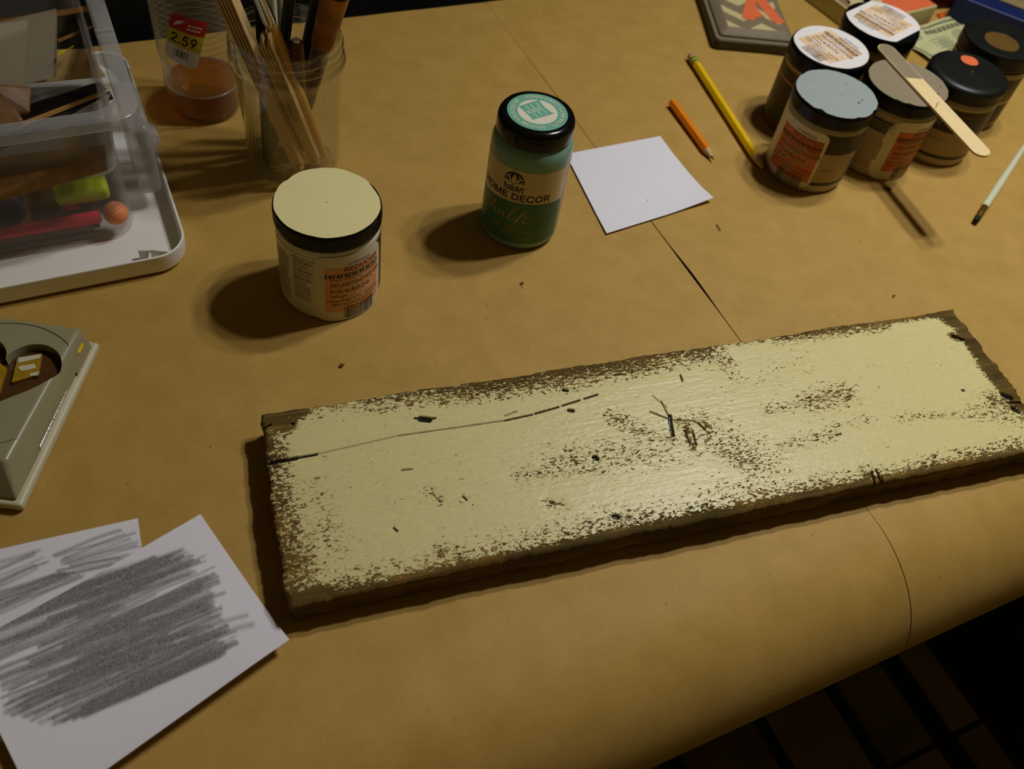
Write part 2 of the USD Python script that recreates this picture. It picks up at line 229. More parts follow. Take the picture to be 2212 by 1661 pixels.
def words(text, h, width=None, x=0.0, y=0.0, bold=False, center=False):
    """Printed lettering as a single sheet in xy."""
    key = (text, bold)
    if key not in TXT:
        m = meshkit.text_mesh(text, 1.0, 0.05, bold); m.update_faces(m.face_normals[:, 2] > 0.5); m.remove_unreferenced_vertices(); m.vertices[:, 2] = 0; TXT[key] = m
    m = TXT[key].copy(); m.apply_scale(h)
    if width: m.vertices[:, 0] *= width / np.ptp(m.vertices[:, 0])
    m.vertices[:, 0] -= (m.vertices[:, 0].min() if not center else m.vertices[:, 0].mean() * 0 + (m.vertices[:, 0].min() + m.vertices[:, 0].max()) / 2)
    m.apply_translation([x, y, 0]); return m
def stroke(pts, w, n=6):
    """Ribbon of varying width along a smooth line, as a sheet in xy."""
    p = np.array(pts, float); t = np.arange(len(p)); tt = np.linspace(0, len(p) - 1, (len(p) - 1) * n + 1)
    from scipy.interpolate import CubicSpline
    q = CubicSpline(t, p)(tt); ww = np.interp(tt, t, np.broadcast_to(w, len(p)))
    d = np.gradient(q, axis=0); d /= np.linalg.norm(d, axis=1, keepdims=True) + 1e-12; s = np.c_[-d[:, 1], d[:, 0]] * ww[:, None] / 2
    v = np.vstack([q + s, q - s]); k = len(q); i = np.arange(k - 1)
    f = np.vstack([np.c_[i, i + k, i + 1], np.c_[i + 1, i + k, i + k + 1]])
    return trimesh.Trimesh(np.c_[v, np.zeros(len(v))], f, process=False)
def wrapped(m, R, a0, z0, off, edge=0.0025):
    """Bends a sheet round a cylinder: x runs along the curve from angle a0 (degrees), y up from z0."""
    m = m.copy(); m.update_faces(m.area_faces > 1e-13); m.remove_unreferenced_vertices(); v, f = trimesh.remesh.subdivide_to_size(m.vertices, m.faces, edge, max_iter=12)
    a = math.radians(a0) + v[:, 0] / R; r = R + off + v[:, 2]
    return trimesh.Trimesh(np.c_[r * np.cos(a), r * np.sin(a), z0 + v[:, 1]], f, process=False)
def rod(profile, seg=20):
    """Turned rod along +x from a profile [(x, r)]."""
    m = lathe([(r, x) for x, r in profile], seg); m.apply_transform(trimesh.transformations.rotation_matrix(math.pi / 2, [0, 1, 0])); return m
def grid(nx, ny, fn):
    """Sheet from fn(s, t) -> (n, 3), s and t in [0, 1]."""
    s, t = np.meshgrid(np.linspace(0, 1, nx), np.linspace(0, 1, ny), indexing='ij')
    v = fn(s.ravel(), t.ravel()); i, j = np.meshgrid(np.arange(nx - 1), np.arange(ny - 1), indexing='ij'); a = (i * ny + j).ravel()
    f = np.vstack([np.c_[a, a + ny, a + ny + 1], np.c_[a, a + ny + 1, a + 1]])
    return v, f

# ------------------------------------------------------------------ setting: floor, wall, table, kraft paper
def struct(name): return tag(UsdGeom.Xform.Define(stage, f'/World/{name}').GetPrim(), kind='structure')
class Setting(Thing):
    def __init__(s, name): s.path = f'/World/{name}'; s.prim = struct(name); s.M = s.inv = np.eye(4)
FLOOR_Z = -0.74
fl = Setting('floor')
sub = trimesh.creation.box([5, 5, 0.02]); sub.apply_transform(trimesh.transformations.rotation_matrix(TABLE_ROT, [0, 0, 1])); sub.apply_translation(uv(0.4, 0.3, FLOOR_Z - 0.016))
fl.add('subfloor', sub, 'grout', False)
cols = [(-0.02, 0.085), (0.105, 0.21), (0.245, 0.335), (0.37, 0.465), (0.5, 0.62), (0.64, 0.745), (0.766, 0.849), (0.886, 0.938)]
for ci, (u0, u1) in enumerate(cols):
    for ri in range(-2, 2):
        v0, v1 = 0.058 + 0.24 * ri, 0.058 + 0.24 * (ri + 1) - 0.007
        t = rbox(u1 - u0, v1 - v0, 0.006, 0.0015, 6); fl.add('floor_tile', moved(t, uv((u0 + u1) / 2, (v0 + v1) / 2, FLOOR_Z - 0.006), TABLE_ROT), 'tile_a' if (ci + ri) % 2 else 'tile_b', 20)
wl = trimesh.creation.box([3.2, 0.05, 2.2]); wl.apply_translation([0, 0, 0.35])
m = usdkit.mesh(stage, '/World/wall_back', moved(wl, uv(0.3, 0.845), TABLE_ROT), LOOK['wall_dark']); tag(m.GetPrim(), kind='structure')

V_BACK, V_EDGE, ROLLR, BEND = 0.797, 0.150, 0.072, math.radians(72)
tb = Thing('work_table', 'dark work table hidden under the brown kraft paper', 'table', uv(0.1, 0.45, FLOOR_Z), TABLE_ROT)
TR_ = ROLLR - 0.003; arc_ = [(V_EDGE - TR_ * math.sin(a_), -ROLLR + TR_ * math.cos(a_)) for a_ in np.linspace(0, math.radians(70), 16)]
top = slab(sg.Polygon([(V_BACK - 0.001, -0.0028), *arc_, (arc_[-1][0] + 0.012, -0.060), (V_BACK - 0.001, -0.060)]), 2.2, -1.1)
top.apply_transform(np.array([[0, 0, 1, 0], [1, 0, 0, -0.45], [0, 1, 0, -FLOOR_Z], [0, 0, 0, 1.0]])); tb.add('tabletop', top, 'table_dark', 30)
for sx in (-1.0, 1.0):
    for sy in (-0.24, 0.28): tb.add('leg', moved(rbox(0.06, 0.06, -FLOOR_Z - 0.0600, 0.004), (sx, sy, 0)), 'table_dark')
tb.add('apron', moved(rbox(1.9, 0.02, 0.08, 0.002), (0, 0.28, -FLOOR_Z - 0.140)), 'table_dark')

SEAM_U = 0.3952
def seam_gap(v):  # how far the right sheet stands back from the seam
    return 0.00035 + 0.0017 * np.exp(-((v - 0.3835) / 0.030) ** 2) + 0.0007 * np.exp(-((v - 0.46) / 0.05) ** 2) + 0.00025 * np.sin(v * 23)
def sheet_profile(s):
    """s: distance from the back edge towards the front; returns v, z."""
    flat_len = V_BACK - V_EDGE; arc = ROLLR * BEND
    v = np.where(s < flat_len, V_BACK - s, 0); z = np.zeros_like(s)
    th = np.clip((s - flat_len) / ROLLR, 0, BEND); past = np.clip(s - flat_len - arc, 0, None)
    on = s >= flat_len
    v = np.where(on, V_EDGE - ROLLR * np.sin(th) - past * math.cos(BEND), v); z = np.where(on, -ROLLR * (1 - np.cos(th)) - past * math.sin(BEND), 0)
    return v, z
def kraft(u0, u1, right):
    S = V_BACK - V_EDGE + ROLLR * BEND + 0.006
    def fn(s, t):
        d = s * S; v, z = sheet_profile(d); ua = u0 + (seam_gap(v) if right else 0); u = ua + (u1 - ua) * t
        p = E1[None] * u[:, None] + EN[None] * v[:, None]; p[:, 2] = z
        amp = 0.00075 * (meshkit.fbm(np.c_[p[:, :2] * 16, 0 * u], 3, 5) - 1) + 0.00055 * (meshkit.noise(np.c_[u * 42, v * 7, 0 * u], 9) - 1)
        p[:, 2] += amp * (1 if not right else 0.8); return p
    v, f = grid(210, 330, fn); m = trimesh.Trimesh(v, f, process=False)
    if m.face_normals[:len(f) // 4, 2].mean() < 0: f = f[:, ::-1]
    return v, f
kr = Thing('kraft_paper', 'left sheet of brown kraft paper covering most of the table', 'paper', (0, 0, 0)); kr.add('sheet', kraft(-0.95, SEAM_U, False), 'kraft', True)
kr = Thing('kraft_paper', 'right sheet of brown kraft paper under the sample jars, past the seam', 'paper', (0, 0, 0)); kr.add('sheet', kraft(SEAM_U, 1.15, True), 'kraft', True)

# ------------------------------------------------------------------ the painted board
BB = np.array([-0.0923, 0.1966, 0.0]); BX = np.array([0.9035, 0.4287, 0]); BY = np.array([-0.4287, 0.9035, 0]); BL_, BW_, BT_ = 0.5195, 0.1293, 0.0208
def on_board(px, py): p = at(px, py, BT_) - BB; return np.array([p @ BX, p @ BY])
PX = 0.00031                                                    # a photo pixel on the board, metres
def capsule_field(gx, gy, items, power=1.0, k=1.0):
    out = np.zeros_like(gx)
    for x0, y0, x1, y1, r, s in items:
        a, b = on_board(x0, y0), on_board(x1, y1); ab = b - a; L2 = ab @ ab + 1e-12; rr = r * PX * k
        lo = np.minimum(a, b) - rr; hi = np.maximum(a, b) + rr
        m = (gx >= lo[0]) & (gx <= hi[0]) & (gy >= lo[1]) & (gy <= hi[1])
        if not m.any(): continue
        px, py = gx[m] - a[0], gy[m] - a[1]; t = np.clip((px * ab[0] + py * ab[1]) / L2, 0, 1)
        d = np.hypot(px - t * ab[0], py - t * ab[1]) / rr; out[m] = np.maximum(out[m], s * np.clip(1 - d, 0, 1) ** power)
    return out
WEAR = [(568, 895, 640, 880, 32, 2.2), (575, 905, 612, 912, 30, 2.2), (640, 870, 800, 848, 46, 1.1), (800, 850, 960, 828, 58, 1.25), (960, 824, 1100, 804, 66, 1.5), (1050, 812, 1240, 786, 66, 1.6), (1240, 788, 1400, 766, 60, 1.5),
        (1400, 768, 1520, 750, 54, 1.25), (1500, 760, 1560, 780, 46, 0.85), (1520, 746, 1680, 724, 18, 1.1), (1680, 718, 1900, 690, 38, 1.5), (1900, 688, 2060, 666, 22, 2.0),
        (2030, 668, 2075, 695, 36, 2.4), (2062, 675, 2140, 790, 30, 2.4), (2140, 790, 2206, 866, 34, 2.4), (2150, 865, 2212, 885, 46, 1.0), (2110, 890, 2212, 902, 40, 0.8), (2180, 840, 2212, 862, 40, 1.6), (2060, 726, 2085, 732, 16, 1.6),
        (563, 900, 586, 1000, 40, 1.35), (580, 1000, 600, 1090, 46, 1.1), (598, 1080, 620, 1200, 56, 1.2), (618, 1190, 632, 1300, 56, 1.3), (640, 1170, 665, 1235, 42, 1.05), (680, 1050, 715, 1180, 42, 0.66),
        (626, 1302, 700, 1288, 26, 2.4), (700, 1288, 800, 1276, 24, 1.6), (740, 1264, 940, 1240, 42, 0.95), (930, 1245, 1000, 1225, 52, 1.1), (1000, 1228, 1180, 1190, 62, 0.98), (1180, 1190, 1400, 1142, 62, 1.02), (1400, 1146, 1600, 1106, 56, 1.05),
        (1600, 1100, 1900, 1046, 48, 1.15), (1900, 1040, 2212, 974, 42, 1.1), (628, 1312, 1300, 1168, 20, 2.2), (1300, 1168, 2212, 984, 24, 2.2), (1540, 1085, 1660, 1040, 62, 0.68), (955, 1195, 962, 1235, 30, 1.0), (1310, 1120, 1460, 1110, 48, 0.66),
        (1120, 1030, 1250, 1000, 36, 0.62), (1200, 1000, 1340, 978, 58, 0.74), (1140, 1022, 1300, 1010, 32, 0.72), (1320, 985, 1430, 970, 44, 0.72), (1330, 905, 1385, 935, 34, 0.92), (1380, 945, 1530, 950, 50, 0.72), (1478, 915, 1500, 965, 28, 0.98),
        (1530, 930, 1650, 1000, 74, 0.76), (1565, 975, 1625, 1000, 42, 0.92), (1518, 900, 1532, 930, 22, 0.95), (1660, 884, 1760, 865, 22, 0.72), (1755, 868, 1825, 852, 46, 0.92), (1690, 962, 1800, 938, 24, 0.76), (1795, 922, 1880, 904, 20, 0.66),
        (1940, 902, 2120, 893, 16, 0.78), (1540, 860, 1720, 780, 56, 0.42), (1410, 1000, 1470, 985, 34, 0.58), (1190, 1086, 1212, 1094, 20, 0.92), (925, 1062, 952, 1084, 18, 0.72), (1880, 1030, 1915, 1062, 34, 1.25), (700, 1040, 1900, 820, 400, 0.16), (1560, 800, 1600, 820, 30, 0.6), (780, 1090, 1000, 1075, 34, 0.36)]
DARK = [(583, 999, 640, 989, 7, 1.6), (640, 989, 684, 981, 4.5, 1.4), (684, 981, 860, 941, 2.6, 0.42), (860, 941, 1090, 908, 2.6, 0.6), (1090, 908, 1150, 895, 3.2, 1.3), (1156, 893, 1206, 879, 3.6, 1.5), (1214, 876, 1252, 864, 3.4, 1.5), (1262, 861, 1290, 852, 3.6, 1.5),
        (908, 904, 926, 906, 12, 1.7), (895, 903, 940, 903, 4, 1.2), (1217, 842, 1225, 843, 6, 2), (1229, 886, 1237, 887, 7, 2), (1284, 987, 1290, 990, 8, 2), (1328, 1115, 1334, 1116, 9, 2), (1447, 898, 1449, 915, 7, 2), (1449, 912, 1454, 940, 6, 2), (2060, 725, 2080, 732, 9, 1.8), (2079, 843, 2082, 843, 5, 2),
        (2168, 852, 2184, 858, 12, 1.6), (2176, 868, 2212, 868, 4, 1.8), (2190, 882, 2200, 888, 12, 1.2), (1448, 906, 1404, 889, 2.6, 1.1), (1446, 902, 1428, 866, 2.2, 0.9), (1440, 880, 1410, 855, 2, 0.6), (1450, 907, 1496, 908, 2.2, 0.9), (1496, 908, 1514, 917, 2.4, 1), (1510, 914, 1524, 928, 4, 1.0),
        (1884, 1018, 1893, 1050, 3.4, 1.5), (1893, 1014, 1912, 1056, 4, 1.5), (1905, 1030, 1916, 1052, 3, 1.2), (1896, 1064, 1928, 1060, 7, 1.6), (1870, 1060, 1900, 1066, 4, 1.2), (935, 1066, 944, 1078, 4, 0.35), (1470, 810, 1474, 822, 4, 0.9), (1480, 930, 1490, 955, 4, 0.8), (1496, 930, 1504, 960, 4, 0.8), (630, 913, 634, 915, 5, 0.9), (850, 1140, 858, 1147, 3, 1.2), (867, 1015, 890, 1013, 2.5, 0.9), (700, 1300, 640, 1316, 4, 0.9), (566, 925, 584, 916, 4, 1.2), (1090, 898, 1116, 888, 2, 0.8), (1000, 1072, 1008, 1080, 3, 1.0)]
NXB, NYB = 1300, 324
gx, gy = np.meshgrid(np.linspace(0, BL_, NXB), np.linspace(0, BW_, NYB), indexing='ij')
def wob(x, seed, amp, sc): return amp * (meshkit.fbm(np.c_[np.ravel(x) * sc, np.zeros((x.size, 2))], 4, seed) - 0.5).reshape(x.shape)
ty, tx = gy / BW_, gx / BL_
y_lo, y_hi = wob(gx, 3, 0.0022, 30) + wob(gx, 4, 0.0016, 260), wob(gx, 13, 0.0030, 30) + wob(gx, 14, 0.0012, 240)
x_lo, x_hi = wob(gy, 23, 0.0045, 60) + wob(gy, 24, 0.002, 420), wob(gy, 33, 0.0070, 80) + wob(gy, 34, 0.003, 420)
X, Y = gx + x_lo * (1 - tx) ** 24 + x_hi * tx ** 24, gy + y_lo * (1 - ty) ** 8 + y_hi * ty ** 8
wear, dark = capsule_field(X, Y, WEAR, 0.62, 1.25), np.clip(capsule_field(X, Y, DARK, 1.0, 0.72), 0, 1)
wear = np.interp(wear, [0, .3, .6, .8, 1.0, 1.35, 1.8, 2.4], [0, .15, .36, .47, .60, .80, 1.08, 1.45])
Z = np.full_like(X, BT_) - 0.0016 * dark - 0.0005 * np.clip(wear, 0, 1)
Z += 0.00022 * (meshkit.fbm(np.c_[X.ravel() * 60, Y.ravel() * 420, 0 * X.ravel()], 3, 8).reshape(X.shape) - 0.5)
edge = np.minimum.reduce([gx, BL_ - gx, gy, BW_ - gy]); Z -= 0.0011 * np.clip(1 - edge / 0.0022, 0, 1) ** 2
i, j = np.meshgrid(np.arange(NXB - 1), np.arange(NYB - 1), indexing='ij'); a = (i * NYB + j).ravel()
ftop = np.vstack([np.c_[a, a + NYB, a + NYB + 1], np.c_[a, a + NYB + 1, a + 1]])
bd = Thing('painted_board', 'long rustic wooden board painted cream with worn dark edges', 'board', BB, math.atan2(BX[1], BX[0]))
bd.add('painted_face', (np.c_[X.ravel(), Y.ravel(), Z.ravel()], ftop), 'board_paint', True, wear=wear.ravel(), dark=np.clip(dark.ravel() * 1.7, 0, 1), label='chipped cream paint over dark wood')
rim = np.r_[np.arange(NXB) * NYB, (NXB - 1) * NYB + np.arange(1, NYB), (np.arange(NXB - 1)[::-1]) * NYB + NYB - 1, np.arange(1, NYB - 1)[::-1]]
rim = rim[::3]; rv = np.c_[X.ravel(), Y.ravel(), Z.ravel()][rim]; n = len(rim); lv = []
cen = np.array([BL_ / 2, BW_ / 2])
for k, (zz, ins) in enumerate(((None, 0.0), (0.0165, -0.0005), (0.010, 0.0004), (0.004, 0.0), (0.0006, 0.0012), (0.0, 0.003))):
    q = rv.copy(); dirv = np.c_[np.where(q[:, 0] < 0.004, 1, np.where(q[:, 0] > BL_ - 0.004, -1, 0)), np.where(q[:, 1] < 0.004, 1, np.where(q[:, 1] > BW_ - 0.004, -1, 0))]
    q[:, :2] += dirv * (ins + (0.0011 * (meshkit.noise(np.c_[q[:, 0] * 90, q[:, 1] * 90, np.full(n, k * 3.1)], 2)[:, None] - 0.5) if k else 0))
    if zz is not None: q[:, 2] = zz
    lv.append(q)
lv = np.vstack(lv + [np.array([[*cen, 0.0]])]); k_ = np.arange(n); sf = []
for r_ in range(5):
    a0, b0 = r_ * n + k_, r_ * n + (k_ + 1) % n; sf += [np.c_[a0, a0 + n, b0 + n], np.c_[a0, b0 + n, b0]]
sf.append(np.c_[5 * n + k_, np.full(n, len(lv) - 1), 5 * n + (k_ + 1) % n])
bd.add('plank', (lv, np.vstack(sf)), 'board_wood', 50, label='bare weathered wood sides')

# ------------------------------------------------------------------ sample jars
JR, JH, JLID = 0.0353, 0.0778, 0.0662
def jar_body(t, mat, bands=()):
    prof = [(0, 0.0022), (0.029, 0.0022), (0.0315, 0.0), (0.0338, 0.0006), (0.0350, 0.0028), (0.0352, 0.006), (0.0352, 0.0600), (0.0346, 0.0625), (0.0336, 0.064), (0.0336, 0.0672)]
    return t.add('jar_body', lathe(prof, 96), mat, 40)
def jar_lid(t, mat='black_plastic', h=JH, ridges=110, dome=0.0):
    R = 0.0358
    def rd(a, r, z): return r + np.where((z > JLID + 0.0016) & (z < h - 0.0026) & (r > 0.034), 0.00022 * np.sign(np.sin(a * ridges)), 0)
    prof = [(0.0342, JLID - 0.0012), (R - 0.0004, JLID - 0.0012), (R, JLID - 0.0004), (R, JLID + 0.0016), (R, JLID + 0.0018), (R, h - 0.0030), (R, h - 0.0026), (R - 0.0001, h - 0.0016)]
    prof += [(R - 0.0009, h - 0.0004), (R - 0.0022, h)] if not dome else [(R - 0.0014, h + 0.0004), (R - 0.0042, h + 0.0018), (R - 0.008, h + dome)]
    prof += [(0.012, h + dome), (0, h + dome)]
    return t.add('lid', lathe(prof, 440, rd), mat, 35)
def blob(R, amp, seed, n=160, sc=2.2, notch=()):
    a = np.linspace(0, 2 * np.pi, n, endpoint=False); r = R + amp * (meshkit.fbm(np.c_[np.cos(a) * sc, np.sin(a) * sc, 0 * a], 4, seed) - 0.5) * 2
    for a0, w, d in notch: r -= d * np.exp(-(((a - math.radians(a0) + np.pi) % (2 * np.pi) - np.pi) / math.radians(w)) ** 2)
    return sg.Polygon(np.c_[r * np.cos(a), r * np.sin(a)])
def paint_disc(t, mat, lid, poly, h=JH, name='paint_patch', label=None, pip=False):
    n = t.add(name, slab(poly, 0.0004, h - 0.0001), mat, 40, lid, label=label)
    if pip: t.add('moulding_pip', moved(trimesh.creation.cylinder(0.0011, 0.0006, sections=24), (0, 0, h + 0.0003)), mat, 40, lid)
    return n
def barcode(x0, x1, y0, y1, seed, gap=0.00052):
    r = random.Random(seed); x = x0; out = []
    while x < x1:
        w = r.choice((0.35, 0.35, 0.7, 1.0)) * gap; out.append(sg.box(x, y0, min(x + w, x1), y1)); x += w + r.choice((0.5, 0.8, 1.1)) * gap
    return flat(sg.MultiPolygon(out))
MMM = 0.001
def clearance(seed=1):
    """The shop's clearance print on a 42 mm orange square: [(part name, sheet, material kind, lift)]; origin at the square's lower left corner."""
    o = []
    w_ = lambda *a, **k: words(*a, **k)
    sq = flat(sg.box(0, 0, 0.042, 0.0415)); o.append(('orange_square', sq, 'orange', 0.00010))
    st = join(w_('THE', 0.0048, 0.011, center=True, y=0.0085, bold=True), w_('HOME', 0.0085, 0.030, center=True, y=-0.0035, bold=True), w_('DEPOT', 0.0085, 0.034, center=True, y=-0.0150, bold=True))
    st.apply_transform(trimesh.transformations.rotation_matrix(math.radians(45), [0, 0, 1])); st.apply_translation([0.019, 0.0215, 0]); o.append(('stencil_lettering', st, 'white', 0.00016))
    sqs = [sg.box(0.0002 + k * 0.0053, 0.0322, 0.0047 + k * 0.0053, 0.0357) for k in range(8)]
    es = join(*[w_('E', 0.0026, 0.0021, x=0.0014 + k * 0.0053, y=0.0326, bold=True) for k in range(8)])
    o.append(('checker_band', flat(sg.MultiPolygon(sqs)), 'black', 0.00020)); o.append(('band_lettering', es, 'pale', 0.00026))
    L = [('STORE#6868', .0020, 15.7, 33.5, 42.9, 0), ('REDUCED', .0036, 13.5, 40.7, 37.6, 0), ('Control:26010 799508', .0017, 3.4, 41.0, 29.9, 0), ('SKU:0000798508', .0034, 3.6, 43.6, 24.2, 0), ('Price:$0.50', .0033, 3.5, 32.5, 18.0, 0), ('Manager', .0021, 3.4, 15.2, 14.0, 0),
         ('Initials: dm3*** 4/20/20', .0019, 0.3, 42.0, 9.7, 0), ('UPC: 400020002500', .0019, 3.2, 37.5, 5.9, 0)]
    o.append(('printed_text', join(*[w_(s, h, (b - a) * MMM, x=a * MMM, y=y * MMM, bold=bool(bo)) for s, h, a, b, y, bo in L]), 'black', 0.00024))
    o.append(('barcode', barcode(0.0123, 0.037, -0.0078, 0.0043, seed), 'black', 0.00024))
    return o
STICK = rrect(-0.0105, -0.0094, 0.0465, 0.0515, 0.0125, 12)
def wrap_clearance(t, a_orange, z_orange, mats, R=JR, outline=STICK, name='clearance_sticker', tilt=0.0, keep=None):
    a0 = a_orange; Rm = trimesh.transformations.rotation_matrix(tilt, [0, 0, 1])
    s = flat(outline); s.apply_transform(Rm); st = t.add(name, wrapped(s, R, a0, z_orange, 0.00025), mats['paper'], True)
    for nm, m, k, lift in clearance():
        if keep and nm not in keep: continue
        m = m.copy(); m.apply_transform(Rm); t.add(nm, wrapped(m, R, a0, z_orange, 0.00025 + lift), mats[k], True, st)
    return st
def band(t, name, a0, a1, z0, z1, mat, off=0.00012, R=JR, under=None, poly=None):
    w = math.radians(a1 - a0) * R; return t.add(name, wrapped(flat(poly(w) if poly else sg.box(0, 0, w, z1 - z0)), R, a0, z0, off), mat, True, under)
def text_on(t, text, a0, a1, z, h, mat, R=JR, off=0.0003, under=None, bold=False, name='printed_text'):
    return t.add(name, wrapped(words(text, h, math.radians(a1 - a0) * R, bold=bold), R, a0, z, off, 0.002), mat, True, under)
def small_print(a0, a1, z0, z1, R, rows, seed, h=0.45):
    """Lines of print too small to read, as broken dashes."""
    r = random.Random(seed); W = math.radians(a1 - a0) * R; H = z1 - z0; d = []
    for k in range(rows):
        y = H - (k + 0.8) * H / rows; x = 0.0; end = W * r.uniform(0.75, 1.0)
        while x < end:
            w = r.uniform(0.0008, 0.0028); d.append(sg.box(x, y, min(x + w, W), y + h * H / rows)); x += w + 0.0006
    return flat(sg.MultiPolygon(d))

MATS_PALE = dict(paper='sticker', orange='print_orange', white='print_pale_orange', black='print_black', pale='print_pale_orange')
# cream sample jar
CJ = Thing('sample_jar', 'small white paint jar with cream painted lid, standing alone behind the board', 'jar', (-0.1432, 0.4500, 0))
jar_body(CJ, 'jar_white'); ld = jar_lid(CJ); paint_disc(CJ, 'cream_paint', ld, blob(0.0348, 0.0005, 4, 200, 4.0, [(40, 14, .0012), (75, 10, .0006), (155, 6, .0010)]), pip=True, label='dried cream paint on the lid')
lb = band(CJ, 'back_label', -150, -70, 0.0085, 0.0585, 'label_cream' if False else 'jar_white', 0.0001)
text_on(CJ, 'MADE IN U.S.A.', -115, -88, 0.0545, 0.0016, 'print_gray', under=lb, bold=True); text_on(CJ, 'ADVERTENCIA!', -115, -90, 0.0512, 0.0021, 'print_gray', under=lb, bold=True); text_on(CJ, 'ADVERTENCIA!', -115.5, -90.5, 0.0432, 0.0021, 'print_gray', under=lb, bold=True); text_on(CJ, 'PRECAUCION!', -116, -93, 0.0355, 0.0021, 'print_gray', under=lb, bold=True)
for a0, a1, z0, z1, rows, sd in ((-115, -89, .0465, .0505, 3, 1), (-115.5, -91, .0385, .0425, 3, 2), (-116, -94, .0165, .0345, 11, 3), (-146, -121, .0130, .0530, 20, 4)):
    CJ.add('small_print', wrapped(small_print(a0, a1, z0, z1, JR, rows, sd), JR, a0, z0, 0.0003, 0.002), 'print_faded', True, lb)
band(CJ, 'front_label', -14, 30, 0.008, 0.0585, 'label_brown', 0.0001)
wrap_clearance(CJ, -79, 0.0096, MATS_PALE)

# blue sample jar
MATS_DEEP = dict(paper='sticker', orange='print_deep_orange', white='label_tan', black='print_black', pale='print_deep_orange')
BJ = Thing('sample_jar', 'paint jar with pale blue painted lid and orange clearance sticker, next to the yellow pencil', 'jar', (0.2188, 0.7069, 0))
jar_body(BJ, 'jar_beige'); ld = jar_lid(BJ); paint_disc(BJ, 'blue_paint', ld, blob(0.0347, 0.0007, 9, 220, 5.0, [(-118, 5, .0022), (-62, 6, .0014), (-28, 5, .0012), (10, 9, .0008)]), label='dried pale blue paint on the lid')
for x_, y_, s_ in ((0.018, -0.008, .0011), (0.004, -0.001, .0005), (0.021, -0.003, .0009), (0.009, 0.017, .0006)): BJ.add('paint_chip', moved(trimesh.creation.cylinder(s_, 0.0003, sections=5), (x_, y_, JH + 0.0004)), 'black_satin', False, ld)
lb = band(BJ, 'jar_label', -130, -22, 0.0090, 0.0600, 'label_tan'); band(BJ, 'label_band', -130, -22, 0.0415, 0.0600, 'label_brown', 0.0002, under=lb); band(BJ, 'label_stripe', -130, -22, 0.0088, 0.0122, 'label_brown', 0.0002, under=lb)
text_on(BJ, 'SAMPLE', -82, -62, 0.0245, 0.0016, 'print_gray', under=lb)
wrap_clearance(BJ, -161, 0.0105, MATS_DEEP, outline=rrect(-0.0115, -0.006, 0.0445, 0.0495, 0.007, 10))
BJ.add('paint_drip', wrapped(stroke([(0, .052), (.0006, .042), (-.0004, .03), (.0003, .014), (0, .006)], [.002, .0026, .0022, .0028, .002]), JR, -28, 0.0, 0.0004), 'blue_paint', True)

# grey sample jar
GJ = Thing('sample_jar', 'paint jar with grey painted lid under the painted craft stick', 'jar', (0.2850, 0.7476, 0))
jar_body(GJ, 'jar_beige'); ld = jar_lid(GJ); paint_disc(GJ, 'gray_paint', ld, blob(0.0348, 0.0005, 12, 220, 5.0, [(-95, 4, .0012), (-112, 4, .001), (-35, 4, .0012)]), label='dried grey paint on the lid')
for x_, y_, s_ in ((0.024, -0.010, .0016), (0.027, -0.016, .0008), (0.015, 0.008, .0009), (0.029, 0.003, .0006)): GJ.add('paint_chip', moved(trimesh.creation.cylinder(s_, 0.0003, sections=6), (x_, y_, JH + 0.0004)), 'black_satin', False, ld)
lb = band(GJ, 'jar_label', -150, -60, 0.0090, 0.0590, 'label_tan'); pn = band(GJ, 'label_band', -135, -80, 0.0457, 0.0575, 'label_brown', 0.0002, under=lb)
GJ.add('small_print', wrapped(small_print(-130, -90, .0475, .0560, JR, 4, 8), JR, -130, 0.0475, 0.0003), 'gold_dim', True, lb)
fr_ = band(GJ, 'label_frame', -120, -101, 0.0185, 0.0385, 'print_faded', 0.0002, under=lb); band(GJ, 'label_field', -119, -102, 0.0195, 0.0375, 'label_tan', 0.0003, under=lb)
GJ.add('small_print', wrapped(small_print(-118.5, -102.5, .0205, .0365, JR, 9, 9), JR, -118.5, 0.0205, 0.00036), 'print_faded', True, lb)
wrap_clearance(GJ, -88, 0.0100, MATS_DEEP)

# jars whose lids carry the folded-over clearance label
def lid_label_jar(name_label, c, px_a, px_b, flip, outline, shift, body='jar_brown'):
    t = Thing('sample_jar', name_label, 'jar', (*c, 0)); jar_body(t, body); ld = jar_lid(t, h=0.0780)
    d = at(*px_b, 0.0785) - at(*px_a, 0.0785); ang = math.atan2(d[1], d[0]) + (math.pi if flip else 0)
    Rm = trimesh.transformations.rotation_matrix(ang, [0, 0, 1]); z = 0.0782
    ps = slab(outline, 0.0004, z); ps.apply_transform(Rm); st = t.add('clearance_sticker', ps, 'sticker_white', 30, ld, label='white clearance label stuck over the lid')
    mats = dict(orange='print_pale_orange', white='sticker_white', black='print_black', pale='print_pale_orange')
    for nm, m, k, lift in clearance(3):
        m = m.copy(); m.apply_translation([shift[0], shift[1], 0])
        c_ = m.triangles_center; ok = np.array([outline.buffer(-0.0006).contains(sg.Point(p[:2])) for p in m.vertices])
        m.update_faces(ok[m.faces].all(1)); m.remove_unreferenced_vertices()
        if nm == 'orange_square': m = flat(sg.box(shift[0], shift[1], shift[0] + .042, shift[1] + .0415).intersection(outline.buffer(-0.001)))
        m.vertices[:, 2] = z + 0.0004 + lift; m.apply_transform(Rm); t.add(nm if nm != 'band_lettering' else 'band_lettering', m, mats[k] if nm != 'barcode' else 'print_faded', True, ld)
    return t, ld
oa = blob(0.0338, 0.0006, 21, 160, 3).intersection(sg.box(-0.0345, -0.0345, 0.0345, 0.040)); oa = sg.Polygon(oa.exterior)
WA, _l = lid_label_jar('brown paint jar with white clearance label over its lid, behind the blue-lidded jar', (0.2190, 0.7810), (1782, 53), (1870, 120), False, oa, (-0.0215, -0.0215))
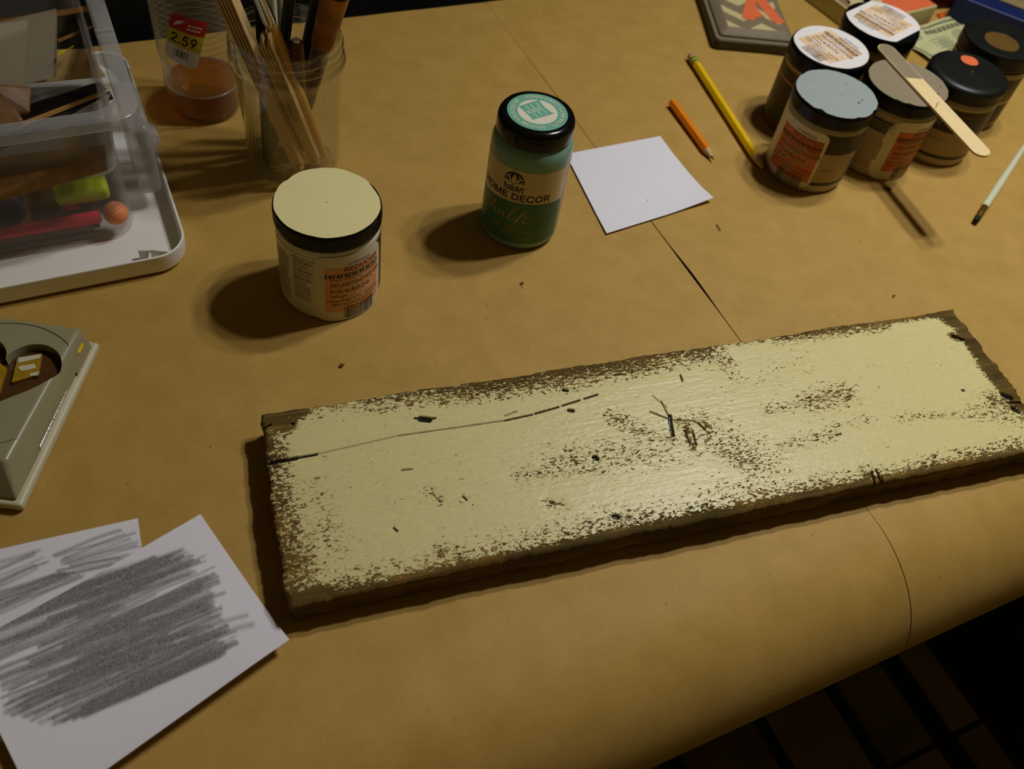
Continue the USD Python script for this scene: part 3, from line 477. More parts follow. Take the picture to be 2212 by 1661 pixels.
lb = band(WA, 'jar_label', -215, -90, 0.010, 0.058, 'label_brown'); band(WA, 'label_stripe', -215, -90, 0.0475, 0.0492, 'print_deep_orange', 0.0002, under=lb); band(WA, 'label_stripe', -215, -90, 0.012, 0.020, 'box_black', 0.0002, under=lb)
band(WA, 'neck_band', -220, -60, 0.0585, 0.0635, 'label_tan', -0.0002)
ob = blob(0.0352, 0.0006, 31, 160, 3).intersection(sg.box(-0.0285, -0.036, 0.0285, 0.036)); ob = sg.Polygon(ob.exterior)
WB, _l = lid_label_jar('paint jar with white clearance label folded over its lid, in front of the coral block', (0.2732, 0.8474), (1839, 28), (1942, 88), True, ob, (-0.0205, -0.0205), 'jar_beige')
lb = band(WB, 'jar_label', -215, -30, 0.010, 0.056, 'label_tan'); band(WB, 'label_band', -215, -30, 0.040, 0.056, 'label_brown', 0.0002, under=lb)

# black-lidded jars with paint dots
KJ = Thing('sample_jar', 'paint jar with rounded black lid and a coral paint dot', 'jar', (0.3460, 0.7867, 0))
jar_body(KJ, 'jar_beige'); ld = jar_lid(KJ, 'black_satin', 0.0775, 1, 0.0021)
cd = at(2094, 131, 0.0796) - np.array([0.3460, 0.7867, 0]); KJ.add('paint_dot', moved(slab(blob(0.0080, 0.0006, 41, 60, 1.5), 0.0004, 0.0795), (cd[0], cd[1], 0)), 'coral_paint', 40, ld, label='round coral paint dot')
KJ.add('paint_dot', moved(slab(blob(0.0011, 0.0003, 43, 20, 1.5), 0.0003, 0.0795), (0.001, -0.002, 0)), 'card_brown', 40, ld)
lb = band(KJ, 'jar_label', -185, 20, 0.0085, 0.0590, 'label_tan'); band(KJ, 'label_band', -185, 20, 0.0360, 0.0590, 'label_brown', 0.0002, under=lb); band(KJ, 'label_stripe', -185, 20, 0.0085, 0.0120, 'label_brown', 0.0002, under=lb)
text_on(KJ, 'COLOR SAMPLE', -150, -98, 0.0262, 0.0032, 'print_gray', under=lb); KJ.add('small_print', wrapped(small_print(-150, -95, .0315, .0345, JR, 2, 18), JR, -150, 0.0315, 0.0003), 'print_faded', True, lb); KJ.add('small_print', wrapped(small_print(-155, -92, .0155, .0185, JR, 1, 19), JR, -155, 0.0155, 0.0003), 'print_faded', True, lb)
text_on(KJ, 'BEHR', -152, -112, 0.0405, 0.0062, 'gold_dim', under=lb, bold=True); text_on(KJ, 'PREMIUM', -92, -70, 0.0530, 0.0016, 'gold_dim', under=lb)
NJ = Thing('sample_jar', 'paint jar with flat black lid and a large brown paint dot', 'jar', (0.3884, 0.8584, 0))
jar_body(NJ, 'jar_brown'); ld = jar_lid(NJ, 'black_satin', 0.0795, 1)
cd = at(2164, 90, 0.0796) - np.array([0.3884, 0.8584, 0]); NJ.add('paint_dot', moved(slab(blob(0.0165, 0.0012, 51, 80, 1.5), 0.0004, 0.0794), (cd[0], cd[1], 0)), 'brown_paint', 40, ld, label='large brown paint dot')
lb = band(NJ, 'jar_label', -190, 10, 0.0100, 0.0560, 'label_brown'); band(NJ, 'label_stripe', -190, 10, 0.030, 0.034, 'gold_print', 0.0002, under=lb); band(NJ, 'label_stripe', -190, 10, 0.0575, 0.0630, 'label_tan', 0.0002, under=lb)
NJ.add('small_print', wrapped(small_print(-100, -40, .0360, .0480, JR, 4, 28), JR, -100, 0.0360, 0.0003), 'gold_print', True, lb)

# ------------------------------------------------------------------ green bottle
GR = 0.0303
GB = Thing('paint_bottle', 'green paint bottle with black cap and teal round cap label', 'bottle', (-0.0205, 0.5547, 0))
GB.add('bottle_body', lathe([(0, 0.002), (0.024, 0.002), (0.026, 0.0), (0.0278, 0.0006), (0.0298, 0.0035), (GR, 0.0085), (GR, 0.0795), (0.0298, 0.0845), (0.0285, 0.0885), (0.0262, 0.0905), (0.0256, 0.095)], 96), 'bottle_teal', 40)
GC, GT = 0.0282, 0.1058
cp = GB.add('cap', lathe([(0.0258, 0.0915), (GC - 0.001, 0.0912), (GC, 0.0925), (GC, 0.1005), (GC - 0.0005, 0.1030), (GC - 0.0018, 0.1050), (GC - 0.0042, GT), (0.0235, GT), (0, GT)], 128), 'black_plastic', 40)
cl = GB.add('cap_label', slab(sg.Point(0, 0).buffer(0.0218, 48), 0.0003, GT - 0.0001), 'label_mint', 40, cp, label='teal round label on the cap')
GB.add('label_centre', slab(sg.Point(0, 0).buffer(0.0144, 48), 0.0001, GT + 0.0002), 'label_ivory', 40, cp)
def ring_text(text, a_start, a_end, R, h, inward, z, t, under):
    m = words(text, h, bold=True); W = np.ptp(m.vertices[:, 0]); a = math.radians(a_start) + (m.vertices[:, 0]) / W * math.radians(a_end - a_start)
    r = R + (m.vertices[:, 1] - h / 2) * (-1 if inward else 1); v = np.c_[r * np.cos(a), r * np.sin(a), np.full(len(a), z)]
    mm = trimesh.Trimesh(v, m.faces, process=False)
    if mm.face_normals[:, 2].mean() < 0: mm.invert()
    t.add('printed_text', mm, 'label_ivory', True, under)
zt_ = GT + 0.00038
ring_text('ULTRA MATTE CHALK FINISH', -47, 129, 0.0181, 0.0028, True, zt_, GB, cp); ring_text('RESTORE YOUR DECOR', -65, -212, 0.0181, 0.0028, False, zt_, GB, cp)
for a_ in (-56, 138): GB.add('print_dot', moved(flat(sg.Point(0, 0).buffer(0.00045)), (0.0181 * math.cos(math.radians(a_)), 0.0181 * math.sin(math.radians(a_)), zt_)), 'label_ivory', True, cp)
P0, P1, P2, P3 = [(at(x, y, GT) - np.array([-0.0205, 0.5547, 0]))[:2] for x, y in ((1121, 231), (1165.5, 218), (1193.7, 245), (1151.4, 259.2))]   # chest of drawers icon: four corners
def chest(s, t): return (P0 * (1 - s) + P1 * s) * (1 - t) + (P3 * (1 - s) + P2 * s) * t
def quad(s0, t0, s1, t1): return sg.Polygon([chest(s0, t0), chest(s1, t0), chest(s1, t1), chest(s0, t1)])
ic = sg.Polygon([chest(-.04, -.02), chest(1.08, -.06), chest(.98, .03), chest(.93, .5), chest(.98, .93), chest(1.08, 1.06), chest(-.04, 1.0), chest(.0, .9), chest(.02, .5), chest(0, .06)])
GB.add('chest_icon', moved(flat(ic), (0, 0, zt_)), 'label_mint', True, cp)
ln_ = [quad(s - .018, .06, s + .018, .94) for s in (.27, .5, .75)] + [quad(s - .028, .38, s + .028, .62) for s in (.14, .385, .63)]
GB.add('chest_lines', moved(flat(unary_union(ln_)), (0, 0, zt_ + .00006)), 'label_ivory', True, cp)
def gb(a0, a1): return math.radians(a1 - a0) * GR
lbl = GB.add('front_label', wrapped(flat(sg.box(0, 0, gb(-175, -2), 0.0675)), GR, -175, 0.0078, 0.00012), 'label_cream', True, label='cream upper label of the green bottle')
aa = np.linspace(-175, -20, 40); zz = 0.0470 - 0.0052 * ((aa + 82) / 82) ** 2 - 0.0078
gp = sg.Polygon([(0, 0), (gb(-175, -20), 0)] + [(gb(-175, a_), z_) for a_, z_ in zip(aa[::-1], zz[::-1])])
GB.add('green_panel', wrapped(flat(gp), GR, -175, 0.0078, 0.0002), 'label_green', True, lbl)
text_on(GB, 'HOME DECOR', -158, -48, 0.0489, 0.0056, 'print_black', GR, under=lbl, bold=True)
text_on(GB, 'folkArt', -118.5, -88, 0.0565, 0.0052, 'print_black', GR, under=lbl, bold=True)
# emblem: half disc of petals over the name
em = sg.Point(0, 0).buffer(0.0078, 32).intersection(sg.box(-.01, -.0012, .01, .01)); drop = sg.Polygon([(0.0, .0068), (.0013, .0035), (.0021, .0008), (.0018, -.0012), (.0008, -.0022), (-.0008, -.0022), (-.0018, -.0012), (-.0021, .0008), (-.0013, .0035)])
leaf = lambda s: unary_union([sg.LineString([(s * .0028, -.0020), (s * .0034, .0014), (s * .0048, .0030), (s * .0064, .0022)]).buffer(0.00075), sg.Point(s * .0036, .0046).buffer(.0008), sg.LineString([(s * .0048, -.0012), (s * .0068, .0002)]).buffer(.0005)])
GB.add('emblem', wrapped(moved(flat(em.difference(drop.buffer(.0003)).difference(leaf(1)).difference(leaf(-1))), (0, 0, 0)), GR, -103.5, 0.0655, 0.0003), 'print_black', True, lbl)
GB.add('emblem_drop', wrapped(flat(drop.buffer(.0004).difference(drop.buffer(0.00005))), GR, -103.5, 0.0655, 0.0003), 'print_black', True, lbl)
# flowing script word
S_ = 0.001
def sc(p, w): return stroke(np.array(p) * S_, np.array(w) * S_)
script = [sc([(7.2, 9.6), (5.4, 11.0), (2.6, 9.4), (1.2, 5.6), (2.8, 2.8), (6.0, 3.0), (9.2, 5.2)], [.25, .5, .8, 1.1, .8, .4, .25]),
          sc([(8.4, 4.0), (12.0, 8.4), (14.6, 12.4), (13.6, 13.2), (11.4, 8.6), (9.6, 3.2)], [.25, .3, .5, .5, .8, 1.0]), sc([(9.6, 3.2), (12.6, 6.4), (14.6, 6.2), (14.0, 3.6), (15.6, 2.4), (18.4, 4.0)], [.3, .5, .9, 1.0, .6, .3]),
          sc([(22.6, 6.2), (20.2, 6.8), (18.2, 4.8), (19.0, 2.8), (21.2, 3.8), (23.0, 6.4), (22.6, 3.6), (24.0, 2.4), (26.6, 4.0)], [.4, .6, .9, .7, .4, .5, 1.0, .6, .3]),
          sc([(26.6, 4.0), (31.6, 10.6), (32.4, 13.2), (30.6, 12.2), (27.8, 6.6), (27.6, 2.8), (30.0, 2.6), (33.6, 6.0)], [.3, .3, .5, .6, 1.1, 1.0, .6, .3]), sc([(39.4, 13.6), (37.4, 9.6), (34.2, 3.4), (33.2, 0.6)], [.7, 1.0, 1.4, 1.6]),
          sc([(35.6, 5.2), (38.4, 8.6), (40.4, 8.4), (39.4, 5.8), (36.8, 4.6)], [.3, .5, .8, .8, .4]), sc([(37.2, 4.8), (39.0, 1.6), (41.6, 1.6), (47.0, 6.0), (54, 9.5), (62, 11.6)], [.6, 1.1, .6, .25, .25, .2])]
GB.add('script_lettering', wrapped(join(*script), GR, -155, 0.0277, 0.0003), 'gold_print', True, lbl)
text_on(GB, 'DECO - CALCAIRE', -125, -86, 0.0222, 0.0017, 'gold_print', GR, under=lbl); text_on(GB, 'ULTRA MATTE ACRYLIC PAINT', -140, -66, 0.0188, 0.0014, 'gold_print', GR, under=lbl); text_on(GB, 'TEAL', -112, -97, 0.0157, 0.0017, 'gold_print', GR, under=lbl)
text_on(GB, '8 fl oz  236 ml', -143, -70, 0.0106, 0.0038, 'gold_dim', GR, under=lbl)
GB.add('small_print', wrapped(small_print(-17, -6, .010, .072, GR, 44, 5), GR, -17, 0.010, 0.0002), 'print_faded', True, lbl)

# ------------------------------------------------------------------ craft stick, pencils, brush on the table
def stick_mesh(L, w, t, cut=None):
    p = unary_union([sg.box(w / 2, -w / 2, L - w / 2, w / 2), sg.Point(w / 2, 0).buffer(w / 2, 16), sg.Point(L - w / 2, 0).buffer(w / 2, 16)])
    return p
A_, B_ = at(1914, 110, 0.0785), at(2114, 326, 0.0785); d = B_ - A_
CS = Thing('craft_stick', 'flat pale craft stick with one end painted grey, across the grey jar lid', 'craft stick', M=frame(A_ - np.array([0, 0, 0]) + [0, 0, 0.0001], d, (0, 0, 1)))
L_ = np.linalg.norm(d); sp = sa.translate(stick_mesh(L_ + 0.0165, 0.0165, 0, None), -0.008, 0)
CS.add('stick', slab(sp, 0.0018, 0), 'craft_wood_pale', 30); CS.add('paint_coat', slab(sp.buffer(-0.0007).intersection(sg.Polygon([(-0.02, -.01), (.043, -.01), (.0475, .01), (-.02, .01)])), 0.0002, 0.0018), 'gray_paint', 30, label='grey painted end')
CS.add('pencil_mark', moved(stroke([(.080, .0025), (.083, -.001), (.0865, -.0045), (.089, -.0078)], [.0003, .0007, .0005, .0003]), (0, 0, 0.00184)), 'graphite', True)
def hexrod(L, r):
    a = np.arange(6) * np.pi / 3; return sg.Polygon(np.c_[r * np.cos(a), r * np.sin(a)])
def along_x(m): m = m.copy(); m.apply_transform(trimesh.transformations.rotation_matrix(math.pi / 2, [0, 1, 0])); m.apply_transform(trimesh.transformations.rotation_matrix(math.pi / 6 * 0, [1, 0, 0])); return m
def pencil(name, label, pa, pb, r, paint, eraser):
    pa, pb = np.array(pa), np.array(pb); L = np.linalg.norm(pb - pa); z = r * 0.866 + 0.0002
    t = Thing(name, label, 'pencil', M=frame([pa[0], pa[1], z], pb - pa, (0, 0, 1))); cone = 0.021 if eraser else 0.013
    x0 = 0.017 if eraser else 0.0; hx = hexrod(0, r); body = slab(hx, L - cone - x0, x0)
    body.apply_transform(trimesh.transformations.rotation_matrix(math.pi / 6, [0, 0, 1])); body = along_x(body)
    t.add('painted_shaft', body, paint, 20)
    t.add('sharpened_wood', rod([(L - cone - 0.0002, 0), (L - cone - 0.0002, r * 0.90), (L - 0.0045, r * 0.26), (L - 0.0045, 0)], 24), 'cut_wood', 40); t.add('lead_tip', rod([(L - 0.0046, 0), (L - 0.0046, r * 0.27), (L, 0.0003), (L, 0)], 16), 'graphite', 40)
    if eraser:
        fr = t.add('ferrule', rod([(0.0048, 0), (0.0048, r * .97), (0.006, r * 1.02), (0.0172, r * 1.02), (0.0172, 0)], 28), 'ferrule_yellow', 40)
        for x_ in (0.0075, 0.0125): t.add('ferrule_band', rod([(x_, r * 1.0), (x_, r * 1.05), (x_ + .0022, r * 1.05), (x_ + .0022, r * 1.0)], 28), 'ferrule_green', 40, fr)
        t.add('eraser', rod([(0, 0), (0, r * .8), (0.0012, r * .95), (0.005, r * .95)], 24), 'eraser_pink', 40)
    return t
pencil('pencil', 'short orange pencil stub lying beside the white paper square', at(1452, 221, .004), at(1542, 345, .003), 0.0042, 'pencil_orange', False)
pa, pb = at(1492, 120, .004), at(1653, 371, .004); pencil('pencil', 'long yellow pencil with pink eraser, its tip against the blue-lidded jar', pa, pb, 0.0042, 'pencil_yellow', True)
pa, pb = at(2105, 481, .003), at(2212, 318, .003); d = pb - pa; L_ = 0.19
BR = Thing('paint_brush', 'thin white-handled paint brush with brass ferrule at the right edge', 'brush', M=frame([*pa[:2], 0.0036], d, (0, 0, 1)))
BR.add('bristles', rod([(0.002, 0), (0.0021, 0.0020), (0.003, 0.0024), (0.0092, 0.0026), (0.0092, 0)], 20), 'bristle_black', 40); BR.add('ferrule', rod([(0.0082, 0), (0.0082, .0025), (0.011, .0029), (.0135, .0031), (.014, .0028), (.015, .0031), (.0275, .0034), (.0275, 0)], 24), 'brass', 40)
BR.add('handle', rod([(.027, 0), (.027, .0030), (.035, .0034), (.07, .0035), (.12, .0030), (L_, .0018), (L_ + .001, 0)], 24), 'brush_white', 40)

# ------------------------------------------------------------------ paper square and the two pencil-shaded sheets
def paper(name, label, corners, lift, mat='paper_white', n=40, ink=None):
    c = [np.asarray(p, float) for p in corners]
    o = c[3]; t = Thing(name, label, 'paper', (*o[:2], 0))
    def fn(s, u):
        p = (c[0][None] * (1 - s)[:, None] + c[1][None] * s[:, None]) * (1 - u)[:, None] + (c[3][None] * (1 - s)[:, None] + c[2][None] * s[:, None]) * u[:, None]
        p = p.copy(); p[:, 2] = 0.0004 + lift(s, u); return p
    v, f = grid(n, n, fn) if ink is None else grid(ink[0], ink[1], fn)
    if trimesh.Trimesh(v, f, process=False).face_normals[:, 2].mean() < 0: f = f[:, ::-1]
    return t, v, f
t, v, f = paper('paper_square', 'blank white paper square beside the green bottle', [at(1222, 334), at(1425, 298), at(1538, 436), at(1310, 507)], lambda s, u: 0.0003 + 0.0035 * np.clip(s + u - 1.55, 0, 1) ** 1.5 * 3 + 0.0014 * np.clip(0.25 - u, 0, 1) * 4 * s + 0.0010 * np.clip(u - 0.8, 0, 1) * 4)
t.add('sheet', (v, f), 'paper_white', True, world=True); t.add('speck', moved(trimesh.creation.icosphere(1, .0004), at(1399, 432, .0012)), 'crumb', world=True)
def shade(v, strokes):
    ink = np.zeros(len(v)); xy = v[:, :2]
    for a, b, w, s in strokes:
        ab = b - a; L = np.linalg.norm(ab) + 1e-9; dd = ab / L; q = xy - a; tpar = q @ dd; per = q @ np.array([-dd[1], dd[0]])
        m = (np.abs(per) < 3 * w) & (tpar > -w) & (tpar < L + w)
        if not m.any(): continue
        wob_ = 0.0004 * np.sin(tpar[m] * 160 + s * 40)
        ink[m] += s * np.exp(-((per[m] + wob_) / w) ** 2) * np.clip((tpar[m] + w) / w, 0, 1) * np.clip((L + w - tpar[m]) / w, 0, 1)
    return 1 - np.exp(-1.15 * ink)
# sheet under
A1, A2 = at(298, 1120), at(0, 1188); dx_ = (A1 - A2) / np.linalg.norm(A1 - A2); dy_ = np.array([dx_[1], -dx_[0], 0]); W_, H_ = 0.140, 0.108
t, v, f = paper('sketch_sheet', 'pencil-shaded white sheet half under the other, at the left edge', [A1 - dx_ * W_, A1, A1 + dy_ * H_, A1 - dx_ * W_ + dy_ * H_], lambda s, u: 0.0006 * np.sin(3 * s) ** 2, ink=(330, 260))
st_ = []
for a, b, n_, s_ in ([((128, 1198), (272, 1143)), ((130, 1222), (300, 1182)), 9, .55], [((150, 1222), (282, 1196)), ((120, 1248), (250, 1222)), 6, .6], [((-60, 1242), (90, 1190)), ((-60, 1300), (92, 1228)), 9, .5], [((-60, 1300), (130, 1238)), ((-60, 1350), (180, 1246)), 12, .6]):
    for k in range(n_):
        q = (k + random.uniform(-.3, .3)) / max(1, n_ - 1)
        for _ in range(1):
            p0 = np.array(a[0]) * (1 - q) + np.array(b[0]) * q + [random.uniform(-14, 14), random.uniform(-2, 2)]; p1 = np.array(a[1]) * (1 - q) + np.array(b[1]) * q + [random.uniform(-16, 16), random.uniform(-2, 2)]
            st_.append((at(*p0)[:2], at(*p1)[:2], random.uniform(.0006, .0013), random.uniform(.6, 1.3) * s_))
t.add('sheet', (v, f), 'sketch_paper', True, world=True, ink=shade(v, st_))
# sheet on top, right corner curling up
B1, B2 = at(434, 1114), at(626, 1387, 0.006); ex = (B2 - B1); ex[2] = 0; nB = np.array([-0.627, -0.779, 0]); LB = 0.134
B2f = B1 + ex; t, v, f = paper('sketch_sheet', 'pencil-shaded white sheet on top with its right corner curling up', [B1, B2f, B2f + nB * LB, B1 + nB * LB], lambda s, u: 0.0016 + 0.0075 * np.clip((s - 0.55) / 0.45, 0, 1) ** 2 * np.clip(1.1 - 0.6 * u, 0, 1) + 0.006 * np.clip(u - 0.35, 0, 1) ** 1.5 * (0.45 + 0.55 * (1 - s)) * 2.2 + 0.0012 * np.sin(np.pi * u), ink=(280, 330))
st_ = []; right = [(388, 1182), (402, 1190), (432, 1200), (446, 1206), (466, 1232), (466, 1262), (480, 1288), (474, 1308), (498, 1318), (488, 1350), (500, 1360), (508, 1384), (508, 1398), (494, 1412)]
left = [(10, 1330), (-20, 1360), (-40, 1395), (-40, 1430), (-20, 1460), (-10, 1480), (20, 1492), (16, 1520), (20, 1540), (40, 1550), (92, 1562), (110, 1566), (150, 1560), (190, 1548)]
for k in range(125):
    q = np.clip((k + random.uniform(-.5, .5)) / 124, 0, 1) * (len(right) - 1.001); i0 = int(q); fr_ = q - i0
    R_ = np.array(right[i0]) * (1 - fr_) + np.array(right[i0 + 1]) * fr_; L2 = np.array(left[i0]) * (1 - fr_) + np.array(left[i0 + 1]) * fr_
    a_, b_ = random.uniform(-.02, .5) if random.random() < .55 else random.uniform(-.02, .05), random.uniform(.5, 1.02) if random.random() < .55 else random.uniform(.92, 1.02)
    p0, p1 = L2 * (1 - a_) + R_ * a_, L2 * (1 - b_) + R_ * b_
    st_.append((at(*p0, .003)[:2], at(*p1, .003)[:2], random.uniform(.0006, .0015), random.choice((.5, .65, .85, 1.2))))
for cx_, cy_ in ((300, 1250), (360, 1330), (230, 1430), (180, 1300), (400, 1380)):
    for _ in range(6):
        o_ = np.array([cx_ + random.uniform(-50, 50), cy_ + random.uniform(-26, 26)]); L2 = random.uniform(40, 110); st_.append((at(*(o_ - [L2, -L2 * .3]), .003)[:2], at(*(o_ + [L2, -L2 * .3]), .003)[:2], random.uniform(.0012, .0022), .6))
t.add('sheet', (v, f), 'sketch_paper', True, world=True, ink=shade(v, st_))

# ------------------------------------------------------------------ mason jar and what stands in it
MJ = np.array([-0.2095, 0.5775, 0.0])
mj = Thing('glass_jar', 'clear glass canning jar holding craft sticks and brushes', 'jar', MJ)
outer = [(0.0, 0.0035), (0.026, 0.003), (0.029, 0.0), (0.0325, 0.0006), (0.0352, 0.0045), (0.0362, 0.012), (0.0372, 0.050), (0.0384, 0.080), (0.0405, 0.0895), (0.0422, 0.0925), (0.0424, 0.0955), (0.0408, 0.0975), (0.0402, 0.0990), (0.0414, 0.1005), (0.0414, 0.1020), (0.0400, 0.1035), (0.0400, 0.1065), (0.0413, 0.1080), (0.0412, 0.1096), (0.0400, 0.1112), (0.0402, 0.1135), (0.0398, 0.1147)]
inner = [(0.0384, 0.1147), (0.0380, 0.1130), (0.0378, 0.0960), (0.0372, 0.0880), (0.0360, 0.0800), (0.0348, 0.050), (0.0338, 0.013), (0.0315, 0.0075), (0.0, 0.0068)]
mj.add('glass', lathe(outer + inner, 128), 'glass', 40)
def in_jar(px, py, z, rmax):
    p = at(px, py, z); d = p[:2] - MJ[:2]; r = np.linalg.norm(d)
    if r > rmax: p[:2] = MJ[:2] + d / r * rmax
    return p
# craft sticks: one built, the rest refer to it
def jag(L, w, r):
    pts = [(0, -w / 2)] + [(random.Random(r + k).uniform(-.0008, .0022), -w / 2 + w * (k + .5) / 7) for k in range(7)] + [(0, w / 2)]
    return unary_union([sg.Polygon(pts + [(L - w / 2, w / 2), (L - w / 2, -w / 2)]).buffer(0), sg.Point(L - w / 2, 0).buffer(w / 2, 12)])
def bundle(B, T, count, L, w, label, group, th=0.0018, first=None):
    d = (T - B) / np.linalg.norm(T - B); cam_dir = np.array(EYE) - (B + T) / 2; cam_dir /= np.linalg.norm(cam_dir)
    sd = np.cross(d, cam_dir); sd /= np.linalg.norm(sd); sd *= np.sign(sd[0])           # to the right as seen
    nrm = sd + cam_dir * 0.75; nrm /= np.linalg.norm(nrm); place = ('leftmost', 'second from left', 'middle', 'second from right', 'rightmost')
    for k in range(count):
        off = k - (count - 1) / 2; o = B + nrm * off * th + d * (0.0022 * ((k * 37) % 5 - 2)); M = frame(o, d + nrm * off * 0.007, nrm)
        lab = label.replace('STICK', place[k] + ' craft stick')
        if first is None:
            first = Thing('wood_stick', lab, 'craft stick', M=M, group=group); first.add('stick', slab(jag(L, w, 5), th * 0.82, -th * .41), 'craft_wood', 20)
        else: first.copy(M, lab, group)
    return first
def lean(rim_px, base_px, z_base=.0085, r_base=.029, length=.15, r_rim=.0365):
    """A thing leaning in the jar: through the mouth at one measured point, its foot at another; returns foot and head."""
    B, R = in_jar(*base_px, z_base, r_base), in_jar(*rim_px, .1147, r_rim); d = (R - B) / np.linalg.norm(R - B); return B, B + d * length
s1 = bundle(*lean((524, 85), (652, 364), r_base=.018, length=.150, r_rim=.030), 5, 0.150, 0.0095, 'wooden STICK in the taller bundle in the glass jar', 'taller bundle of craft sticks')
bundle(*lean((578, 120), (702, 349), r_base=.019, length=.122, r_rim=.029), 5, 0.1235, 0.0095, 'wooden STICK in the shorter bundle in the glass jar', 'shorter bundle of craft sticks')
def tool(name, label, B, T, parts, cat='brush'):
    """parts: (name, [(x, r)...], material) turned along the line from B to T."""
    t = Thing(name, label, cat, M=frame(B, T - B, (0, 0, 1)))
    for nm, prof, mt in parts: t.add(nm, rod(prof, 20), mt, 40)
    return t
tool('paint_brush', 'white-handled brush standing in the glass jar', *lean((588, 50), (603, 306)), [('handle', [(0, 0), (.0005, .0022), (.02, .0030), (.12, .0040), (.19, .0036), (.19, 0)], 'brush_white')])
tool('paint_brush', 'grey-handled brush standing beside the white-handled brush in the glass jar', *lean((607, 26), (640, 300)), [('handle', [(0, 0), (.0005, .0022), (.02, .0030), (.12, .0034), (.19, .0032), (.19, 0)], 'brush_gray')])
tool('pen', 'black pen leaning between the wooden sticks and the white brush', *lean((562, 44), (577, 350)), [('barrel', [(0, 0), (0, .0025), (.002, .0035), (.17, .0036), (.17, 0)], 'black_satin'), ('tip', [(-.004, 0), (-.004, .0008), (0, .0022), (0, 0)], 'graphite')], 'pen')
tool('pen', 'black pen leaning right behind the golden brush', *lean((617, 66), (588, 322)), [('barrel', [(0, 0), (0, .0025), (.002, .0040), (.17, .0042), (.17, 0)], 'handle_blue'), ('tip', [(-.004, 0), (-.004, .0008), (0, .0022), (0, 0)], 'graphite')], 'pen')
tool('pen', 'black pen with raised markings leaning right beside the rust-stained brush', *lean((671, 62), (622, 300)), [('barrel', [(0, 0), (0, .0025), (.002, .0042), (.165, .0044), (.165, 0)], 'handle_blue'), ('collar', [(.138, .0040), (.138, .0047), (.142, .0047), (.142, .0040)], 'silver')], 'pen')
Ld = .15
tool('paint_brush', 'golden wooden brush with silver ferrule leaning left in the glass jar', *lean((606, 104), (702, 338)), [('handle', [(0, 0), (.0005, .0022), (.03, .0034), (.105, .0047), (.125, .0044), (.134, .0038), (.134, 0)], 'handle_gold'), ('ferrule', [(.132, 0), (.132, .0042), (.135, .0047), (.148, .0043), (.17, .0046), (.17, 0)], 'silver')])
Ld = .119
tool('marker', 'dark maroon marker with a white tip in the middle of the glass jar', *lean((641, 106), (652, 318)), [('barrel', [(0, 0), (.0005, .0042), (.01, .0050), (Ld - .008, .0052), (Ld - .003, .0046), (Ld - .001, .0032), (Ld - .001, 0)], 'handle_maroon'), ('tip', [(Ld - .0012, 0), (Ld - .0012, .0026), (Ld + .0004, .0022), (Ld + .0008, 0)], 'white_tip')], 'marker')
tool('paint_brush', 'thick rust-stained brush with purple handle leaning right in the glass jar', *lean((701, 76), (640, 302), r_rim=.0285, r_base=.02), [('handle', [(0, 0), (.0005, .0030), (.03, .0055), (.100, .0074), (.104, .0076), (.104, 0)], 'handle_purple'), ('ferrule', [(.103, 0), (.103, .0080), (.106, .0084), (.116, .0088), (.118, .0084), (.120, .0090), (.150, .0100), (.150, 0)], 'handle_rust'), ('bristles', [(.149, 0), (.149, .0098), (.17, .0115), (.19, .0120), (.19, 0)], 'bristle_black')])

# ------------------------------------------------------------------ bottle of amber liquid
CB = np.array([-0.3014, 0.6264, 0.0]); CR = 0.0300
cb = Thing('plastic_bottle', 'clear ribbed bottle with amber liquid in its bottom and a price tag', 'bottle', CB)
po = [(0, .004), (.020, .003), (.0235, 0), (.0270, .0008), (.0292, .0040), (CR, .0090), (CR, .0500)]
for k in range(16):
    z_ = .052 + k * .0052; po += [(CR, z_), (CR + .0011, z_ + .0013), (CR + .0011, z_ + .0024), (CR, z_ + .0037)]
po += [(CR, .137), (.026, .150), (.014, .163), (.012, .166), (.012, .176)]
pi = [(max(r - .0008, 0), z + (.0006 if r < .02 else 0)) for r, z in po[::-1]]
cb.add('bottle_wall', lathe(po + pi, 96), 'bottle_clear', 40)
LQ = 0.0262
cb.add('liquid', lathe([(0, .0049), (.0200, .0040), (.0245, .0022), (.0280, .0050), (CR - .0011, .0095), (CR - .0011, LQ), (CR - .0022, LQ - .0006), (0, LQ - .0006)], 96), 'cider', 40, label='amber liquid')
cb.add('liquid_line', lathe([(CR - .0026, LQ - .0004), (CR - .0004, LQ + .0008), (CR + .0003, LQ + .0002), (CR + .0003, LQ - .0006), (CR - .0004, LQ - .0010)], 96), 'film', 40)
cb.add('screw_cap', lathe([(0.0, .178), (.0128, .178), (.0138, .177), (.0138, .168), (.0125, .168)], 48), 'bin_lid_white', 40)
tg_tilt = math.radians(-19); tw, th_ = 0.0255, 0.0415; aT = -117
def tagpart(nm, poly, mat, off, under=None):
    m_ = flat(poly) if not isinstance(poly, trimesh.Trimesh) else poly
    m_ = m_.copy(); m_.apply_transform(trimesh.transformations.rotation_matrix(tg_tilt, [0, 0, 1])); return cb.add(nm, wrapped(m_, CR, aT, 0.0615, off), mat, True, under)
pt = tagpart('price_tag', rrect(0, 0, tw, th_, .003), 'sticker_white', .0013)
tagpart('tag_yellow_band', sg.box(0, .0145, tw, .0285), 'tag_yellow', .0014, pt); tagpart('tag_red_band', unary_union([rrect(0, .0285, tw, th_, .003), sg.box(0, .0285, tw, .036)]), 'tag_red', .0014, pt)
tagpart('printed_text', words('2.59', .0080, .0185, x=.003, y=.0175, bold=True), 'print_black', .0015, pt); tagpart('barcode', barcode(.007, .018, .0055, .0125, 4, .0009), 'print_black', .0015, pt)
